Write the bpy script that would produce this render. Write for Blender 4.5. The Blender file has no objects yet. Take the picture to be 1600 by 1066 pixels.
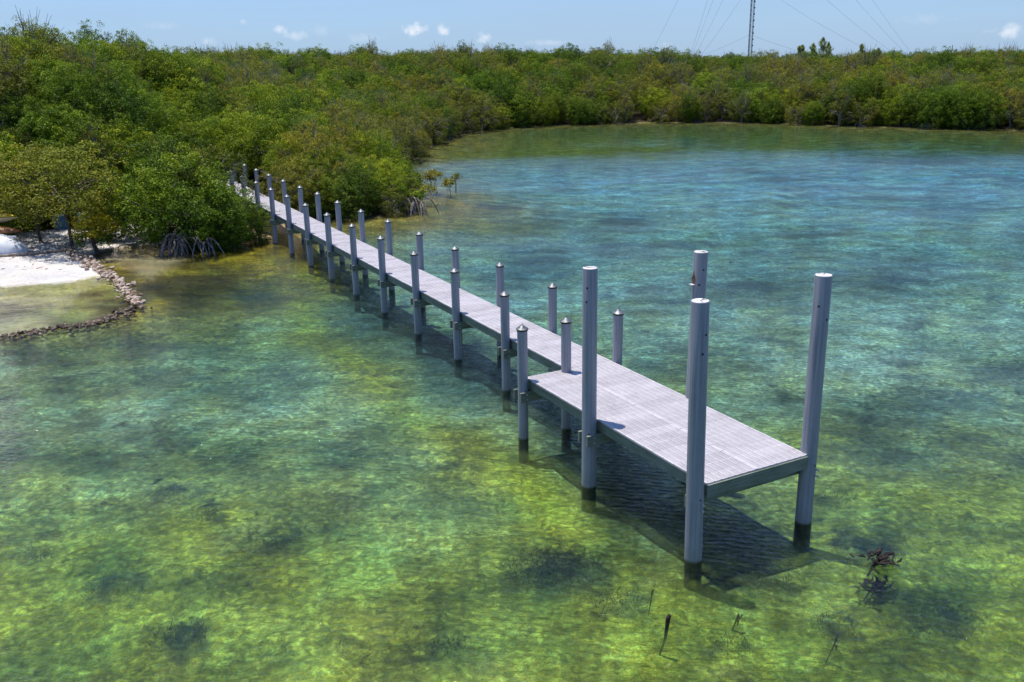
import bpy, bmesh, math, random
import numpy as np
from mathutils import Vector, Matrix

# ------------------------------------------------------------------ camera, world, sun, exposure
S = bpy.context.scene
COL = S.collection
CAM_H = 8.402
cam_d = bpy.data.cameras.new('camera'); cam = bpy.data.objects.new('camera', cam_d); COL.objects.link(cam)
cam_d.sensor_width = 36.0; cam_d.lens = 1408.05/1600*36.0
cam_d.clip_start = 0.1; cam_d.clip_end = 9000
PITCH, ROLL = 0.2996, -0.0177
# looks along +Y, pitched down, rolled one degree
cam.matrix_world = (Matrix.Translation((0,0,CAM_H)) @ Matrix.Rotation(math.pi/2-PITCH, 4, 'X')
                    @ Matrix.Rotation(ROLL, 4, 'Z'))
S.camera = cam

SUN_EL = math.radians(78.4)
SUN_H = Vector((-0.86, 0.51)).normalized()
world = bpy.data.worlds.new('World'); S.world = world; world.use_nodes = True
wn = world.node_tree.nodes; wl = world.node_tree.links; wn.clear()
wout = wn.new('ShaderNodeOutputWorld'); wbg = wn.new('ShaderNodeBackground')
sky = wn.new('ShaderNodeTexSky'); sky.sky_type = 'NISHITA'; sky.sun_disc = False
sky.sun_elevation = SUN_EL; sky.sun_rotation = math.atan2(SUN_H.x, SUN_H.y)
sky.altitude = 10; sky.air_density = 1.0; sky.dust_density = 0.6; sky.ozone_density = 2.5
wbg.inputs['Strength'].default_value = 0.118
wl.new(wbg.outputs[0], wout.inputs[0])

def WM(op, a, b=None, c=None, clamp=False):
    n = wn.new('ShaderNodeMath'); n.operation = op; n.use_clamp = clamp
    for i, v in enumerate((a, b, c)):
        if v is None: continue
        if isinstance(v, (int, float)): n.inputs[i].default_value = v
        else: wl.new(v, n.inputs[i])
    return n.outputs[0]
wtc = wn.new('ShaderNodeTexCoord'); wsep = wn.new('ShaderNodeSeparateXYZ'); wl.new(wtc.outputs['Generated'], wsep.inputs[0])
az = WM('ARCTAN2', wsep.outputs[0], wsep.outputs[1])
el = WM('ARCSINE', wsep.outputs[2])
wno = wn.new('ShaderNodeTexNoise'); wno.inputs['Scale'].default_value = 55; wno.inputs['Detail'].default_value = 5; wno.inputs['Roughness'].default_value = .6
wl.new(wtc.outputs['Generated'], wno.inputs['Vector'])
wno2 = wn.new('ShaderNodeTexNoise'); wno2.inputs['Scale'].default_value = 160; wno2.inputs['Detail'].default_value = 3
wl.new(wtc.outputs['Generated'], wno2.inputs['Vector'])
nz = WM('ADD', WM('MULTIPLY', WM('SUBTRACT', wno.outputs[0], 0.5), 2.2), WM('MULTIPLY', WM('SUBTRACT', wno2.outputs[0], 0.5), 1.5))
# small fair-weather clouds low over the horizon: azimuth, elevation (degrees), half sizes, density
CLOUDS = [(-13.37, 2.01, 0.62, 0.36, 0.75), (-12.63, 1.72, 0.9, 0.28, 0.4), (-5.5, 2.0, 0.85, 0.45, 1.0), (-3.82, 1.83, 0.42, 0.38, 0.85), (-1.33, 1.46, 0.6, 0.36, 0.75), (9.59, 0.83, 0.5, 0.26, 0.45), (27.8, 1.12, 0.9, 0.38, 0.7), (-17.54, 1.49, 0.5, 0.28, 0.4), (-15.34, 2.55, 0.35, 0.2, 0.45), (-8.48, 1.53, 1.2, 0.3, 0.25), (-11.06, 1.99, 0.5, 0.3, 0.22), (2.64, 1.1, 1.8, 0.22, 0.3), (-19.92, 2.33, 1.4, 0.25, 0.15), (23.85, 1.9, 1.6, 0.25, 0.12), (36, 3, 2.0, 0.7, 0.5), (-33, 3.4, 2.2, 0.7, 0.4), (-46, 2.5, 2.5, 0.7, 0.6), (50, 2.2, 2.5, 0.8, 0.6), (-10, 6.5, 3, 0.9, 0.5), (18, 7.5, 4, 1.1, 0.5)]
tot = None
for a, e, ra, re_, dn in CLOUDS:
    u = WM('DIVIDE', WM('SUBTRACT', az, math.radians(a)), math.radians(ra))
    v = WM('DIVIDE', WM('SUBTRACT', el, math.radians(e)), math.radians(re_))
    r2 = WM('SQRT', WM('ADD', WM('MULTIPLY', u, u), WM('MULTIPLY', v, v)))
    m = WM('MULTIPLY', WM('MULTIPLY', WM('SUBTRACT', WM('ADD', .98, nz), r2), 0.95, clamp=True), dn)
    tot = m if tot is None else WM('MAXIMUM', tot, m)
# thin high veil
wmap = wn.new('ShaderNodeMapping'); wmap.inputs['Scale'].default_value = (1.5, 1.5, 16)
wl.new(wtc.outputs['Generated'], wmap.inputs['Vector'])
wno3 = wn.new('ShaderNodeTexNoise'); wno3.inputs['Scale'].default_value = 3; wno3.inputs['Detail'].default_value = 4
wl.new(wmap.outputs[0], wno3.inputs['Vector'])
hazeband = WM('MULTIPLY', WM('POWER', WM('SUBTRACT', 1.0, WM('ABSOLUTE', wsep.outputs[2])), 2.5), 0.78)
veil = WM('ADD', hazeband, WM('MULTIPLY', WM('SUBTRACT', wno3.outputs[0], 0.5), 0.35), clamp=True)
tint = wn.new('ShaderNodeMix'); tint.data_type = 'RGBA'; tint.blend_type = 'MULTIPLY'; tint.inputs[0].default_value = 1
tint.inputs[7].default_value = (0.66, 0.98, 1.48, 1); wl.new(sky.outputs[0], tint.inputs[6])
mv = wn.new('ShaderNodeMix'); mv.data_type = 'RGBA'; wl.new(veil, mv.inputs[0]); wl.new(tint.outputs[2], mv.inputs[6]); mv.inputs[7].default_value = (3.2, 4.4, 6.1, 1)
mc = wn.new('ShaderNodeMix'); mc.data_type = 'RGBA'; wl.new(tot, mc.inputs[0]); wl.new(mv.outputs[2], mc.inputs[6]); mc.inputs[7].default_value = (6.9, 7.3, 8.0, 1)
wl.new(mc.outputs[2], wbg.inputs['Color'])

sun_d = bpy.data.lights.new('sun', 'SUN'); sun = bpy.data.objects.new('sun', sun_d); COL.objects.link(sun)
sun_d.energy = 5.0; sun_d.angle = math.radians(0.53); sun_d.color = (1.0, 0.96, 0.90)
to_sun = Vector((SUN_H.x*math.cos(SUN_EL), SUN_H.y*math.cos(SUN_EL), math.sin(SUN_EL)))
sun.rotation_euler = to_sun.to_track_quat('Z', 'Y').to_euler(); sun.location = (0,0,60)

S.view_settings.view_transform = 'Standard'; S.view_settings.look = 'None'
S.view_settings.exposure = 0.12; S.view_settings.gamma = 1.0
S.render.engine = 'CYCLES'
S.cycles.max_bounces = 6; S.cycles.diffuse_bounces = 2; S.cycles.glossy_bounces = 3; S.cycles.transparent_max_bounces = 12; S.cycles.volume_bounces = 0
S.cycles.caustics_reflective = False; S.cycles.caustics_refractive = False; S.cycles.blur_glossy = 1.0
S.cycles.sample_clamp_indirect = 2.0

# ------------------------------------------------------------------ helpers
rng = np.random.default_rng(7)
random.seed(7)

def tag(o, label=None, cat=None, group=None, kind=None):
    if label: o['label'] = label
    if cat: o['category'] = cat
    if group: o['group'] = group
    if kind: o['kind'] = kind
    return o
def empty(name, loc=(0,0,0), rz=0.0, parent=None):
    o = bpy.data.objects.new(name, None); COL.objects.link(o); o.location = loc; o.rotation_euler = (0,0,rz)
    o.empty_display_size = .3
    if parent: o.parent = parent
    return o
def mesh_np(name, V, F, mats=(), smooth=False, mi=None):
    """V (n,3), F list of tuples or (m,k) array"""
    me = bpy.data.meshes.new(name)
    V = np.asarray(V, dtype=np.float32)
    if isinstance(F, np.ndarray):
        m, k = F.shape
        me.vertices.add(len(V)); me.vertices.foreach_set('co', V.ravel())
        me.loops.add(m*k); me.loops.foreach_set('vertex_index', F.astype(np.int32).ravel())
        me.polygons.add(m); me.polygons.foreach_set('loop_start', np.arange(0, m*k, k, dtype=np.int32))
        try: me.polygons.foreach_set('loop_total', np.full(m, k, dtype=np.int32))
        except Exception: pass
        me.update(calc_edges=True)
    else:
        me.from_pydata([tuple(map(float, v)) for v in V], [], F)
    for m_ in mats: me.materials.append(m_)
    if mi is not None: me.polygons.foreach_set('material_index', np.asarray(mi, dtype=np.int32))
    if smooth: me.polygons.foreach_set('use_smooth', np.ones(len(me.polygons), dtype=bool))
    me.update()
    return me
def link(name, me, parent=None, loc=(0,0,0)):
    o = bpy.data.objects.new(name, me); COL.objects.link(o); o.location = loc
    if parent: o.parent = parent
    return o
class MB:
    def __init__(s): s.v = []; s.f = []; s.m = []
    def add(s, V, F, mi=0):
        n = len(s.v); s.v += [tuple(map(float, q)) for q in V]; s.f += [tuple(i+n for i in f) for f in F]; s.m += [mi]*len(F)
    def box(s, c, d, ax=None, mi=0):
        c = Vector(c); ax = ax or (Vector((1,0,0)), Vector((0,1,0)), Vector((0,0,1)))
        V = [c + ax[0]*(i*d[0]/2) + ax[1]*(j*d[1]/2) + ax[2]*(k*d[2]/2) for i in (-1,1) for j in (-1,1) for k in (-1,1)]
        s.add(V, [(0,1,3,2),(4,6,7,5),(0,4,5,1),(2,3,7,6),(0,2,6,4),(1,5,7,3)], mi)
    def tube(s, pts, rad, n=6, mi=0, cap=True):
        pts = [Vector(p) for p in pts]
        if isinstance(rad, (int, float)): rad = [rad]*len(pts)
        rings = []; V = []
        for i, p in enumerate(pts):
            t = (pts[min(i+1, len(pts)-1)] - pts[max(i-1, 0)]).normalized()
            a = t.orthogonal().normalized() if i == 0 else (a - t*a.dot(t)).normalized()
            b = t.cross(a)
            for k in range(n):
                w = 2*math.pi*k/n; V.append(p + (a*math.cos(w) + b*math.sin(w))*rad[i])
        F = []
        for i in range(len(pts)-1):
            for k in range(n):
                k2 = (k+1) % n; F.append((i*n+k, i*n+k2, (i+1)*n+k2, (i+1)*n+k))
        if cap: F.append(tuple(reversed(range(n)))); F.append(tuple((len(pts)-1)*n+k for k in range(n)))
        s.add(V, F, mi)
    def lathe(s, prof, n=24, mi=0, c=(0,0,0)):
        V = []; F = []
        for r, z in prof:
            for k in range(n):
                w = 2*math.pi*k/n; V.append((c[0]+r*math.cos(w), c[1]+r*math.sin(w), c[2]+z))
        for i in range(len(prof)-1):
            for k in range(n):
                k2 = (k+1) % n; F.append((i*n+k, i*n+k2, (i+1)*n+k2, (i+1)*n+k))
        F.append(tuple((len(prof)-1)*n+k for k in range(n)))
        s.add(V, F, mi)
    def mesh(s, name, mats, smooth=False):
        me = bpy.data.meshes.new(name); me.from_pydata(s.v, [], s.f)
        for m in mats: me.materials.append(m)
        me.polygons.foreach_set('material_index', s.m)
        if smooth:
            me.polygons.foreach_set('use_smooth', np.ones(len(me.polygons), dtype=bool))
            try: me.set_sharp_from_angle(angle=math.radians(35))
            except Exception: pass
        me.update(); return me
    def build(s, name, mats, parent=None, smooth=False, loc=(0,0,0)):
        if not isinstance(mats, (list, tuple)): mats = [mats]
        return link(name, s.mesh(name, mats, smooth), parent, loc)

# value noise in numpy
_perm = np.random.default_rng(3).random((256,256))
def vnoise(x, y):
    xi = np.floor(x).astype(int); yi = np.floor(y).astype(int); fx = x-xi; fy = y-yi
    fx = fx*fx*(3-2*fx); fy = fy*fy*(3-2*fy)
    g = lambda a, b: _perm[a & 255, b & 255]
    return (g(xi,yi)*(1-fx)+g(xi+1,yi)*fx)*(1-fy) + (g(xi,yi+1)*(1-fx)+g(xi+1,yi+1)*fx)*fy
def fbm(x, y, o=4):
    s = 0; a = 1; t = 0
    for i in range(o):
        s = s + a*vnoise(x*2**i+17.3*i, y*2**i+5.1*i); t += a; a *= .55
    return s/t
def sst(a, b, x):
    t = np.clip((x-a)/(b-a), 0, 1); return t*t*(3-2*t)

# ------------------------------------------------------------------ materials
class NT:
    def __init__(s, name):
        s.mat = bpy.data.materials.new(name); s.mat.use_nodes = True
        s.n = s.mat.node_tree.nodes; s.l = s.mat.node_tree.links; s.n.clear()
        s.out = s.n.new('ShaderNodeOutputMaterial')
    def node(s, t, ins=None, **kw):
        n = s.n.new(t)
        for k, v in kw.items(): setattr(n, k, v)
        for k, v in (ins or {}).items():
            if hasattr(v, 'is_linked') or isinstance(v, bpy.types.NodeSocket): s.l.new(v, n.inputs[k])
            else: n.inputs[k].default_value = v
        return n
    def math(s, op, a, b=0.0, clamp=False):
        n = s.node('ShaderNodeMath', {0: a, 1: b}, operation=op, use_clamp=clamp); return n.outputs[0]
    def mix(s, f, a, b, bt='MIX'):
        n = s.node('ShaderNodeMix', data_type='RGBA', blend_type=bt)
        for i, v in ((0, f), (6, a), (7, b)):
            if isinstance(v, bpy.types.NodeSocket): s.l.new(v, n.inputs[i])
            else: n.inputs[i].default_value = v if i == 0 else (tuple(v)+(1,))[:4]
        return n.outputs[2]
    def ramp(s, f, stops):
        n = s.node('ShaderNodeValToRGB', {0: f}); e = n.color_ramp.elements
        while len(e) < len(stops): e.new(.5)
        for i, (p, c) in enumerate(stops):
            e[i].position = p; e[i].color = (tuple(c)+(1,))[:4] if not isinstance(c, (int, float)) else (c, c, c, 1)
        return n.outputs[0]
    def noise(s, vec, scale, detail=4, rough=.55, dist=0.0):
        return s.node('ShaderNodeTexNoise', {'Vector': vec, 'Scale': scale, 'Detail': detail, 'Roughness': rough, 'Distortion': dist}).outputs[0]
    def pos(s): return s.node('ShaderNodeNewGeometry').outputs['Position']
    def obj(s): return s.node('ShaderNodeTexCoord').outputs['Object']
    def scale(s, v, sc, rot=(0,0,0)):
        return s.node('ShaderNodeMapping', {'Vector': v, 'Scale': sc, 'Rotation': rot}).outputs[0]
    def bump(s, h, st, d, nrm=None):
        ins = {'Height': h, 'Strength': st, 'Distance': d}
        if nrm is not None: ins['Normal'] = nrm
        return s.node('ShaderNodeBump', ins).outputs[0]
    def bsdf(s, col, rough=.6, nrm=None, metal=0.0, spec=.5, out=True):
        ins = {'Base Color': col if isinstance(col, bpy.types.NodeSocket) else (tuple(col)+(1,))[:4], 'Roughness': rough, 'Metallic': metal, 'Specular IOR Level': spec}
        if nrm is not None: ins['Normal'] = nrm
        b = s.node('ShaderNodeBsdfPrincipled', ins)
        if out: s.l.new(b.outputs[0], s.out.inputs[0])
        return b.outputs[0]

def mat_ground():
    m = NT('seabed_and_soil'); p = m.pos()
    at = m.node('ShaderNodeAttribute', attribute_name='Col').outputs[0]
    sand = m.node('ShaderNodeAttribute', attribute_name='Rough').outputs['Fac']   # 1 = weedy, 0 = clean sand
    warp = m.node('ShaderNodeVectorMath', {0: p, 1: m.node('ShaderNodeVectorMath', {0: m.node('ShaderNodeTexNoise', {'Vector': p, 'Scale': 3.0, 'Detail': 2}).outputs[1], 'Scale': .35}, operation='SCALE').outputs[0]}, operation='ADD').outputs[0]
    n1 = m.noise(warp, 1.15, 5, .65); n2 = m.noise(warp, 6.0, 5, .7); n3 = m.noise(p, 30.0, 4, .8)
    v = m.ramp(n1, [(.34, .62), (.5, 1.0), (.66, 1.35)])
    v2 = m.ramp(n2, [(.30, .34), (.48, .88), (.66, 1.75)])
    v3 = m.ramp(n3, [(.32, .45), (.5, .98), (.70, 1.75)])
    vor = m.node('ShaderNodeTexVoronoi', {'Vector': warp, 'Scale': .95, 'Randomness': 1.0}).outputs['Distance']
    spots = m.ramp(m.math('ADD', vor, m.math('MULTIPLY', m.math('SUBTRACT', n2, .5), .5)), [(.07, .30), (.17, 1.0)])
    c = m.mix(m.math('MULTIPLY', sand, 1.0), at, m.mix(1.0, at, v, 'MULTIPLY'))
    c = m.mix(sand, c, m.mix(1.0, c, v2, 'MULTIPLY'))
    c = m.mix(m.math('ADD', m.math('MULTIPLY', sand, .7), .25), c, m.mix(1.0, c, v3, 'MULTIPLY'))
    c = m.mix(sand, c, m.mix(1.0, c, spots, 'MULTIPLY'))
    # yellow-brown and blue-green drift of the weed
    hue = m.ramp(m.noise(p, .55, 3, .6), [(.33, (1.12, 1.0, .62)), (.5, (1, 1, 1)), (.68, (.80, 1.0, 1.25))])
    c = m.mix(m.math('MULTIPLY', sand, .9), c, m.mix(1.0, c, hue, 'MULTIPLY'))
    pt = m.ramp(m.noise(m.scale(warp, (.8, 1.15, 1)), .72, 7, .72), [(.37, (.24, .28, .32)), (.46, (.74, .77, .78)), (.52, (1.0, 1.0, 1.0)), (.58, (1.45, 1.48, 1.55)), (.68, (1.95, 2.0, 2.2))])
    c = m.mix(m.math('MULTIPLY', sand, .85), c, m.mix(1.0, c, pt, 'MULTIPLY'))
    vc = m.node('ShaderNodeTexVoronoi', {'Vector': warp, 'Scale': 6.5, 'Randomness': 1.0}).outputs['Distance']
    vs = m.ramp(vc, [(.05, 1.35), (.35, 1.0), (.62, .62)])
    c = m.mix(m.math('MULTIPLY', sand, .8), c, m.mix(1.0, c, vs, 'MULTIPLY'))
    hue2 = m.ramp(m.noise(p, 9.0, 2, .6), [(.35, (1.25, 1.05, .55)), (.5, (1, 1, 1)), (.65, (.75, .95, 1.1))])
    c = m.mix(m.math('MULTIPLY', sand, .6), c, m.mix(1.0, c, hue2, 'MULTIPLY'))
    nb = m.bump(m.math('ADD', n2, m.math('MULTIPLY', n3, .5)), .55, .10)
    m.bsdf(c, .9, nb, spec=.1); return m.mat

def mat_water():
    m = NT('clear_shallow_water'); p = m.pos()
    # ripples: several sizes, crests running across the breeze
    a = m.noise(m.scale(p, (1, 2.2, 1), (0,0,math.radians(24))), 3.6, 4, .66, .8)
    f = m.noise(m.scale(p, (1, 1.9, 1), (0,0,math.radians(-18))), 9.5, 3, .6, .6)
    b = m.noise(m.scale(p, (1, 2.6, 1), (0,0,math.radians(10))), .85, 3, .55, .3)
    w = m.node('ShaderNodeTexWave', {'Vector': m.scale(p, (1,1,1), (0,0,math.radians(-76))), 'Scale': 1.9, 'Distortion': 5.0, 'Detail': 3.0, 'Detail Scale': 1.0, 'Detail Roughness': .6}, wave_type='BANDS', bands_direction='X').outputs[1]
    calm = m.ramp(m.noise(m.scale(p, (1, 2.2, 1)), .06, 3, .55), [(.38, .40), (.62, 1.15)])
    # sheltered water under the far mangroves lies flatter
    far = m.node('ShaderNodeMapRange', {'Value': m.node('ShaderNodeSeparateXYZ', {0: p}).outputs[1], 'From Min': 48.0, 'From Max': 88.0, 'To Min': 1.0, 'To Max': .05}).outputs[0]
    k = m.math('MULTIPLY', calm, far)
    h = m.math('ADD', m.math('ADD', m.math('MULTIPLY', a, .044), m.math('MULTIPLY', f, .015)), m.math('ADD', m.math('MULTIPLY', b, .060), m.math('MULTIPLY', w, .0085)))
    h = m.math('MULTIPLY', h, k)
    n = m.bump(h, 1.0, 1.0)
    n2 = m.bump(m.math('MULTIPLY', m.math('ADD', m.math('MULTIPLY', a, .026), m.math('MULTIPLY', b, .03)), k), 1.0, 1.0)
    fr = m.node('ShaderNodeFresnel', {'IOR': 1.35, 'Normal': n}).outputs[0]
    gl = m.node('ShaderNodeBsdfGlossy', {'Color': (1,1,1,1), 'Roughness': .03, 'Normal': n}).outputs[0]
    tr = m.node('ShaderNodeBsdfTransparent', {'Color': (1,1,1,1)}).outputs[0]
    rf = m.node('ShaderNodeBsdfRefraction', {'Color': (1,1,1,1), 'Roughness': .0, 'IOR': 1.28, 'Normal': n2}).outputs[0]
    body = m.node('ShaderNodeMixShader', {0: .26, 1: tr, 2: rf}).outputs[0]
    mx = m.node('ShaderNodeMixShader', {0: fr, 1: body, 2: gl}).outputs[0]
    m.l.new(mx, m.out.inputs[0])
    ab = m.node('ShaderNodeVolumeAbsorption', {'Color': (.38, .81, .90, 1), 'Density': .48}).outputs[0]
    m.l.new(ab, m.out.inputs['Volume'])
    return m.mat

def mat_leaf(name, cols, trans=.20, rough=.45):
    m = NT(name)
    at = m.node('ShaderNodeAttribute', attribute_name='tint').outputs['Fac']
    rnd = m.node('ShaderNodeObjectInfo').outputs['Random']
    f = m.math('ADD', m.math('MULTIPLY', at, .72), m.math('MULTIPLY', rnd, .30), clamp=True)
    c = m.ramp(f, [(i/(len(cols)-1), q) for i, q in enumerate(cols)])
    pn = m.ramp(m.noise(m.pos(), .11, 3, .6), [(.36, (.66, .82, .85)), (.5, (1, 1, 1)), (.64, (1.30, 1.10, .75))])
    c = m.mix(.85, c, m.mix(1.0, c, pn, 'MULTIPLY'))
    b = m.bsdf(c, .6, spec=.16, out=False)
    t = m.node('ShaderNodeBsdfTranslucent', {'Color': m.mix(1.0, c, (1.25, 1.35, .6), 'MULTIPLY')}).outputs[0]
    m.l.new(m.node('ShaderNodeMixShader', {0: trans, 1: b, 2: t}).outputs[0], m.out.inputs[0]); return m.mat
def mat_bark(name, c1, c2):
    m = NT(name); n = m.noise(m.obj(), 9, 3); m.bsdf(m.ramp(n, [(.35, c1), (.65, c2)]), .85, m.bump(n, .5, .02), spec=.2); return m.mat

def mat_pile():
    m = NT('grey_wrapped_pile'); p = m.pos(); o = m.obj()
    st = m.noise(m.scale(p, (28, 28, .5)), 1.0, 3, .6); blot = m.noise(m.scale(p, (3, 3, 1.2)), 1.0, 4, .65); fine = m.noise(p, 45, 2)
    c = m.ramp(st, [(.3, (.17, .18, .205)), (.7, (.33, .335, .36))])
    c = m.mix(m.ramp(blot, [(.42, 0.0), (.72, .65)]), c, (.33, .32, .33))
    c = m.mix(m.ramp(fine, [(.60, 0.0), (.72, .25)]), c, (.50, .50, .52))
    z = m.node('ShaderNodeSeparateXYZ', {0: p}).outputs[2]
    e = m.math('ADD', z, m.math('MULTIPLY', m.math('SUBTRACT', m.noise(p, 9, 3), .5), .07))
    fade = m.node('ShaderNodeMapRange', {'Value': e, 'From Min': -.03, 'From Max': .05}).outputs[0]
    algae = m.ramp(m.noise(p, 14, 3), [(.35, (.022, .024, .012)), (.7, (.085, .080, .035))])
    stain = m.node('ShaderNodeMapRange', {'Value': e, 'From Min': .10, 'From Max': .40}).outputs[0]
    c = m.mix(stain, m.mix(.35, c, (.17, .17, .15)), c)
    c = m.mix(fade, algae, c)
    m.bsdf(c, .5, m.bump(st, .25, .004), spec=.4); return m.mat
def mat_simple(name, c1, c2, sc=6, rough=.6, metal=0, bump=.3, bd=.01, spec=.4, vec='pos', stretch=(1,1,1)):
    m = NT(name); v = m.pos() if vec == 'pos' else m.obj(); v = m.scale(v, stretch)
    n = m.noise(v, sc, 4, .6)
    if 'stone' in name: n = m.math('ADD', m.math('MULTIPLY', n, .6), m.math('MULTIPLY', m.node('ShaderNodeObjectInfo').outputs['Random'], .42))
    m.bsdf(m.ramp(n, [(.32, c1), (.68, c2)]), rough, m.bump(n, bump, bd), metal, spec); return m.mat
def mat_timber():
    m = NT('treated_green_timber'); p = m.pos()
    g = m.noise(m.scale(p, (1.2, 1.2, 22)), 1.5, 4, .7); b = m.noise(p, 1.7, 3)
    c = m.ramp(g, [(.3, (.10, .125, .085)), (.7, (.25, .275, .205))])
    c = m.mix(m.ramp(b, [(.45, 0.0), (.7, .6)]), c, (.30, .29, .24))
    m.bsdf(c, .8, m.bump(g, .4, .01), spec=.2); return m.mat

M = {}
M['ground'] = mat_ground(); M['water'] = mat_water(); M['pile'] = mat_pile(); M['timber'] = mat_timber()
M['leaf0'] = mat_leaf('dark_green_leaves', [(.014,.030,.004), (.056,.102,.006), (.140,.208,.009), (.30,.35,.016)])
M['leaf1'] = mat_leaf('bright_green_leaves', [(.022,.044,.004), (.090,.148,.006), (.215,.280,.010), (.38,.42,.020)])
M['leaf2'] = mat_leaf('olive_leaves', [(.042,.052,.008), (.120,.130,.013), (.215,.215,.022), (.33,.30,.042)])
M['leaf3'] = mat_leaf('yellow_leaves', [(.06,.075,.010), (.15,.16,.014), (.26,.25,.020), (.40,.34,.032)])
M['gold'] = mat_leaf('golden_leaves', [(.12,.12,.010), (.27,.25,.014), (.42,.36,.02), (.52,.42,.03)])
M['leaf4'] = mat_leaf('blue_green_needles', [(.12,.15,.08), (.20,.23,.12), (.26,.29,.16), (.30,.32,.18)], .5)
M['bark'] = mat_bark('brown_bark', (.05,.038,.028), (.13,.105,.085))
M['grey'] = mat_bark('grey_twigs', (.14,.12,.105), (.30,.26,.235))
M['root'] = mat_bark('prop_root_bark', (.10,.085,.08), (.27,.23,.22))
def mat_deck():
    m = NT('grey_plastic_grating'); p = m.pos(); r = m.node('ShaderNodeObjectInfo').outputs['Random']
    n = m.noise(p, 2.2, 5, .7); f = m.math('ADD', m.math('MULTIPLY', n, .75), m.math('MULTIPLY', r, .22))
    c = m.ramp(f, [(.25, (.40,.36,.355)), (.5, (.52,.475,.47)), (.8, (.64,.585,.58))])
    c = m.mix(m.ramp(m.noise(p, 11, 3), [(.58, 0.0), (.72, .35)]), c, (.28, .25, .24))
    m.bsdf(c, .6, m.bump(m.noise(p, 60, 2), .2, .003), spec=.3); return m.mat
M['deck'] = mat_deck()
M['cap'] = mat_simple('weathered_metal_cap', (.06,.065,.065), (.24,.25,.25), 14, .5, .6, .6, .006)
M['black'] = mat_simple('black_band', (.012,.012,.014), (.02,.02,.022), 8, .5)
M['steel'] = mat_simple('galvanised_bolt', (.45,.45,.45), (.62,.62,.62), 8, .4, .6)
M['piletop'] = mat_simple('sun_bleached_pile_top', (.42,.38,.36), (.80,.77,.75), 9, .8, 0, .6, .01)
M['rot'] = mat_simple('rusty_brown_split', (.05,.025,.012), (.22,.11,.05), 12, .9)
M['stone'] = mat_simple('pale_coral_stone', (.19,.12,.075), (.52,.41,.32), 5, .9, 0, .8, .03, .1)
M['stone'].name = 'pale_coral_stone'
M['stonewet'] = mat_simple('wet_brown_stone', (.04,.027,.018), (.17,.115,.07), 6, .5, 0, .8, .03, .3)
M['hull'] = mat_simple('white_hull_paint', (.55,.56,.58), (.82,.82,.80), 3, .4, 0, .1, .01, .5, 'obj', (1,1,.3))
M['blue'] = mat_simple('blue_plastic', (.03,.12,.30), (.06,.22,.42), 3, .4)
M['yellow'] = mat_simple('yellow_plastic', (.62,.40,.02), (.75,.55,.04), 3, .4)
M['cream'] = mat_simple('cream_plastic', (.60,.50,.30), (.72,.62,.42), 3, .45)
M['orange'] = mat_simple('rust_orange_hull', (.16,.06,.02), (.36,.15,.04), 4, .5)
M['log'] = mat_bark('weathered_log', (.16,.12,.09), (.36,.30,.25))
M['mast'] = mat_simple('dark_mast_steel', (.10,.11,.13), (.17,.18,.20), 3, .5, .3)
M['wire'] = mat_simple('guy_wire_steel', (.16,.17,.19), (.22,.23,.25), 3, .5, .4)
M['snag'] = mat_bark('rotten_wood', (.014,.012,.010), (.055,.04,.034))
M['grass'] = mat_leaf('seagrass_blades', [(.012,.020,.008), (.022,.035,.012), (.035,.05,.016)], .2)

# ------------------------------------------------------------------ ground and seabed
SHORE = [(-160,30),(-60,33.6),(-30,35.2),(-20.8,35.8),(-18.2,36.5),(-17.3,38.0),(-18.9,40.6),(-19.9,42.4),(-19.2,44.2),(-17.6,44.8),(-16.2,43.0),
         (-15.2,42.3),(-13.6,42.9),(-12.6,45.0),(-11.4,48.6),(-10.4,50.8),(-8.6,51.0),(-6.3,52.6),(-5.7,54.5),(-6.2,58),(-8.8,66),
         (-9.9,74),(-9.5,78.5),(-8.6,83),(-8.4,95),(-7.5,108),(-4,117.5),(.5,124),(8,128.4),(18.4,129.4),(26,128.4),(32.9,126),(42,117),(50,110.5),
         (58.5,104.8),(75,92),(110,82),(220,70),(3500,60),(3500,3500),(-3500,3500),(-3500,30)]
BEACH = [(-160,28),(-60,32),(-20.8,35),(-16.6,36),(-16.8,38.2),(-18.6,41),(-18.2,43.5),(-16.5,43.4),(-15.6,44.6),(-16.6,47.6),(-18.5,50.5),(-21.5,51),(-23.6,48.0),(-26,46.6),(-34,46.2),(-60,46),(-160,44)]
def inside(px, py, poly):
    r = np.zeros(px.shape, bool); n = len(poly); j = n-1
    for i in range(n):
        xi, yi = poly[i]; xj, yj = poly[j]
        c = ((yi > py) != (yj > py)) & (px < (xj-xi)*(py-yi)/(yj-yi+1e-12)+xi)
        r ^= c; j = i
    return r
def sdist(px, py, poly, closed=True):
    d = np.full(px.shape, 1e9); n = len(poly)
    for i in range(n if closed else n-1):
        ax, ay = poly[i]; bx, by = poly[(i+1) % n]; dx, dy = bx-ax, by-ay
        t = np.clip(((px-ax)*dx+(py-ay)*dy)/(dx*dx+dy*dy), 0, 1)
        d = np.minimum(d, np.hypot(px-ax-t*dx, py-ay-t*dy))
    return d
GROYNE = [(-21.9,43.7),(-20.75,42.2),(-19.45,40.7),(-18.25,39.05),(-16.95,37.2),(-16.0,35.85),(-14.95,34.2),(-13.8,32.4)]
SILL = [(-13.82,32.46),(-13.89,31.57),(-14.05,30.73),(-14.44,30.18),(-15.06,29.82),(-15.69,29.55),(-16.35,29.13),(-16.92,28.57),(-17.97,28.21),(-22,27.4),(-40,25),(-90,20)]
POOL = [(-90,20),(-40,25),(-22,27.4),(-17.97,28.3),(-16.3,29.3),(-14.4,30.4),(-13.9,32.66),(-16.2,36.3),(-18.5,40),(-90,40)]
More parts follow.
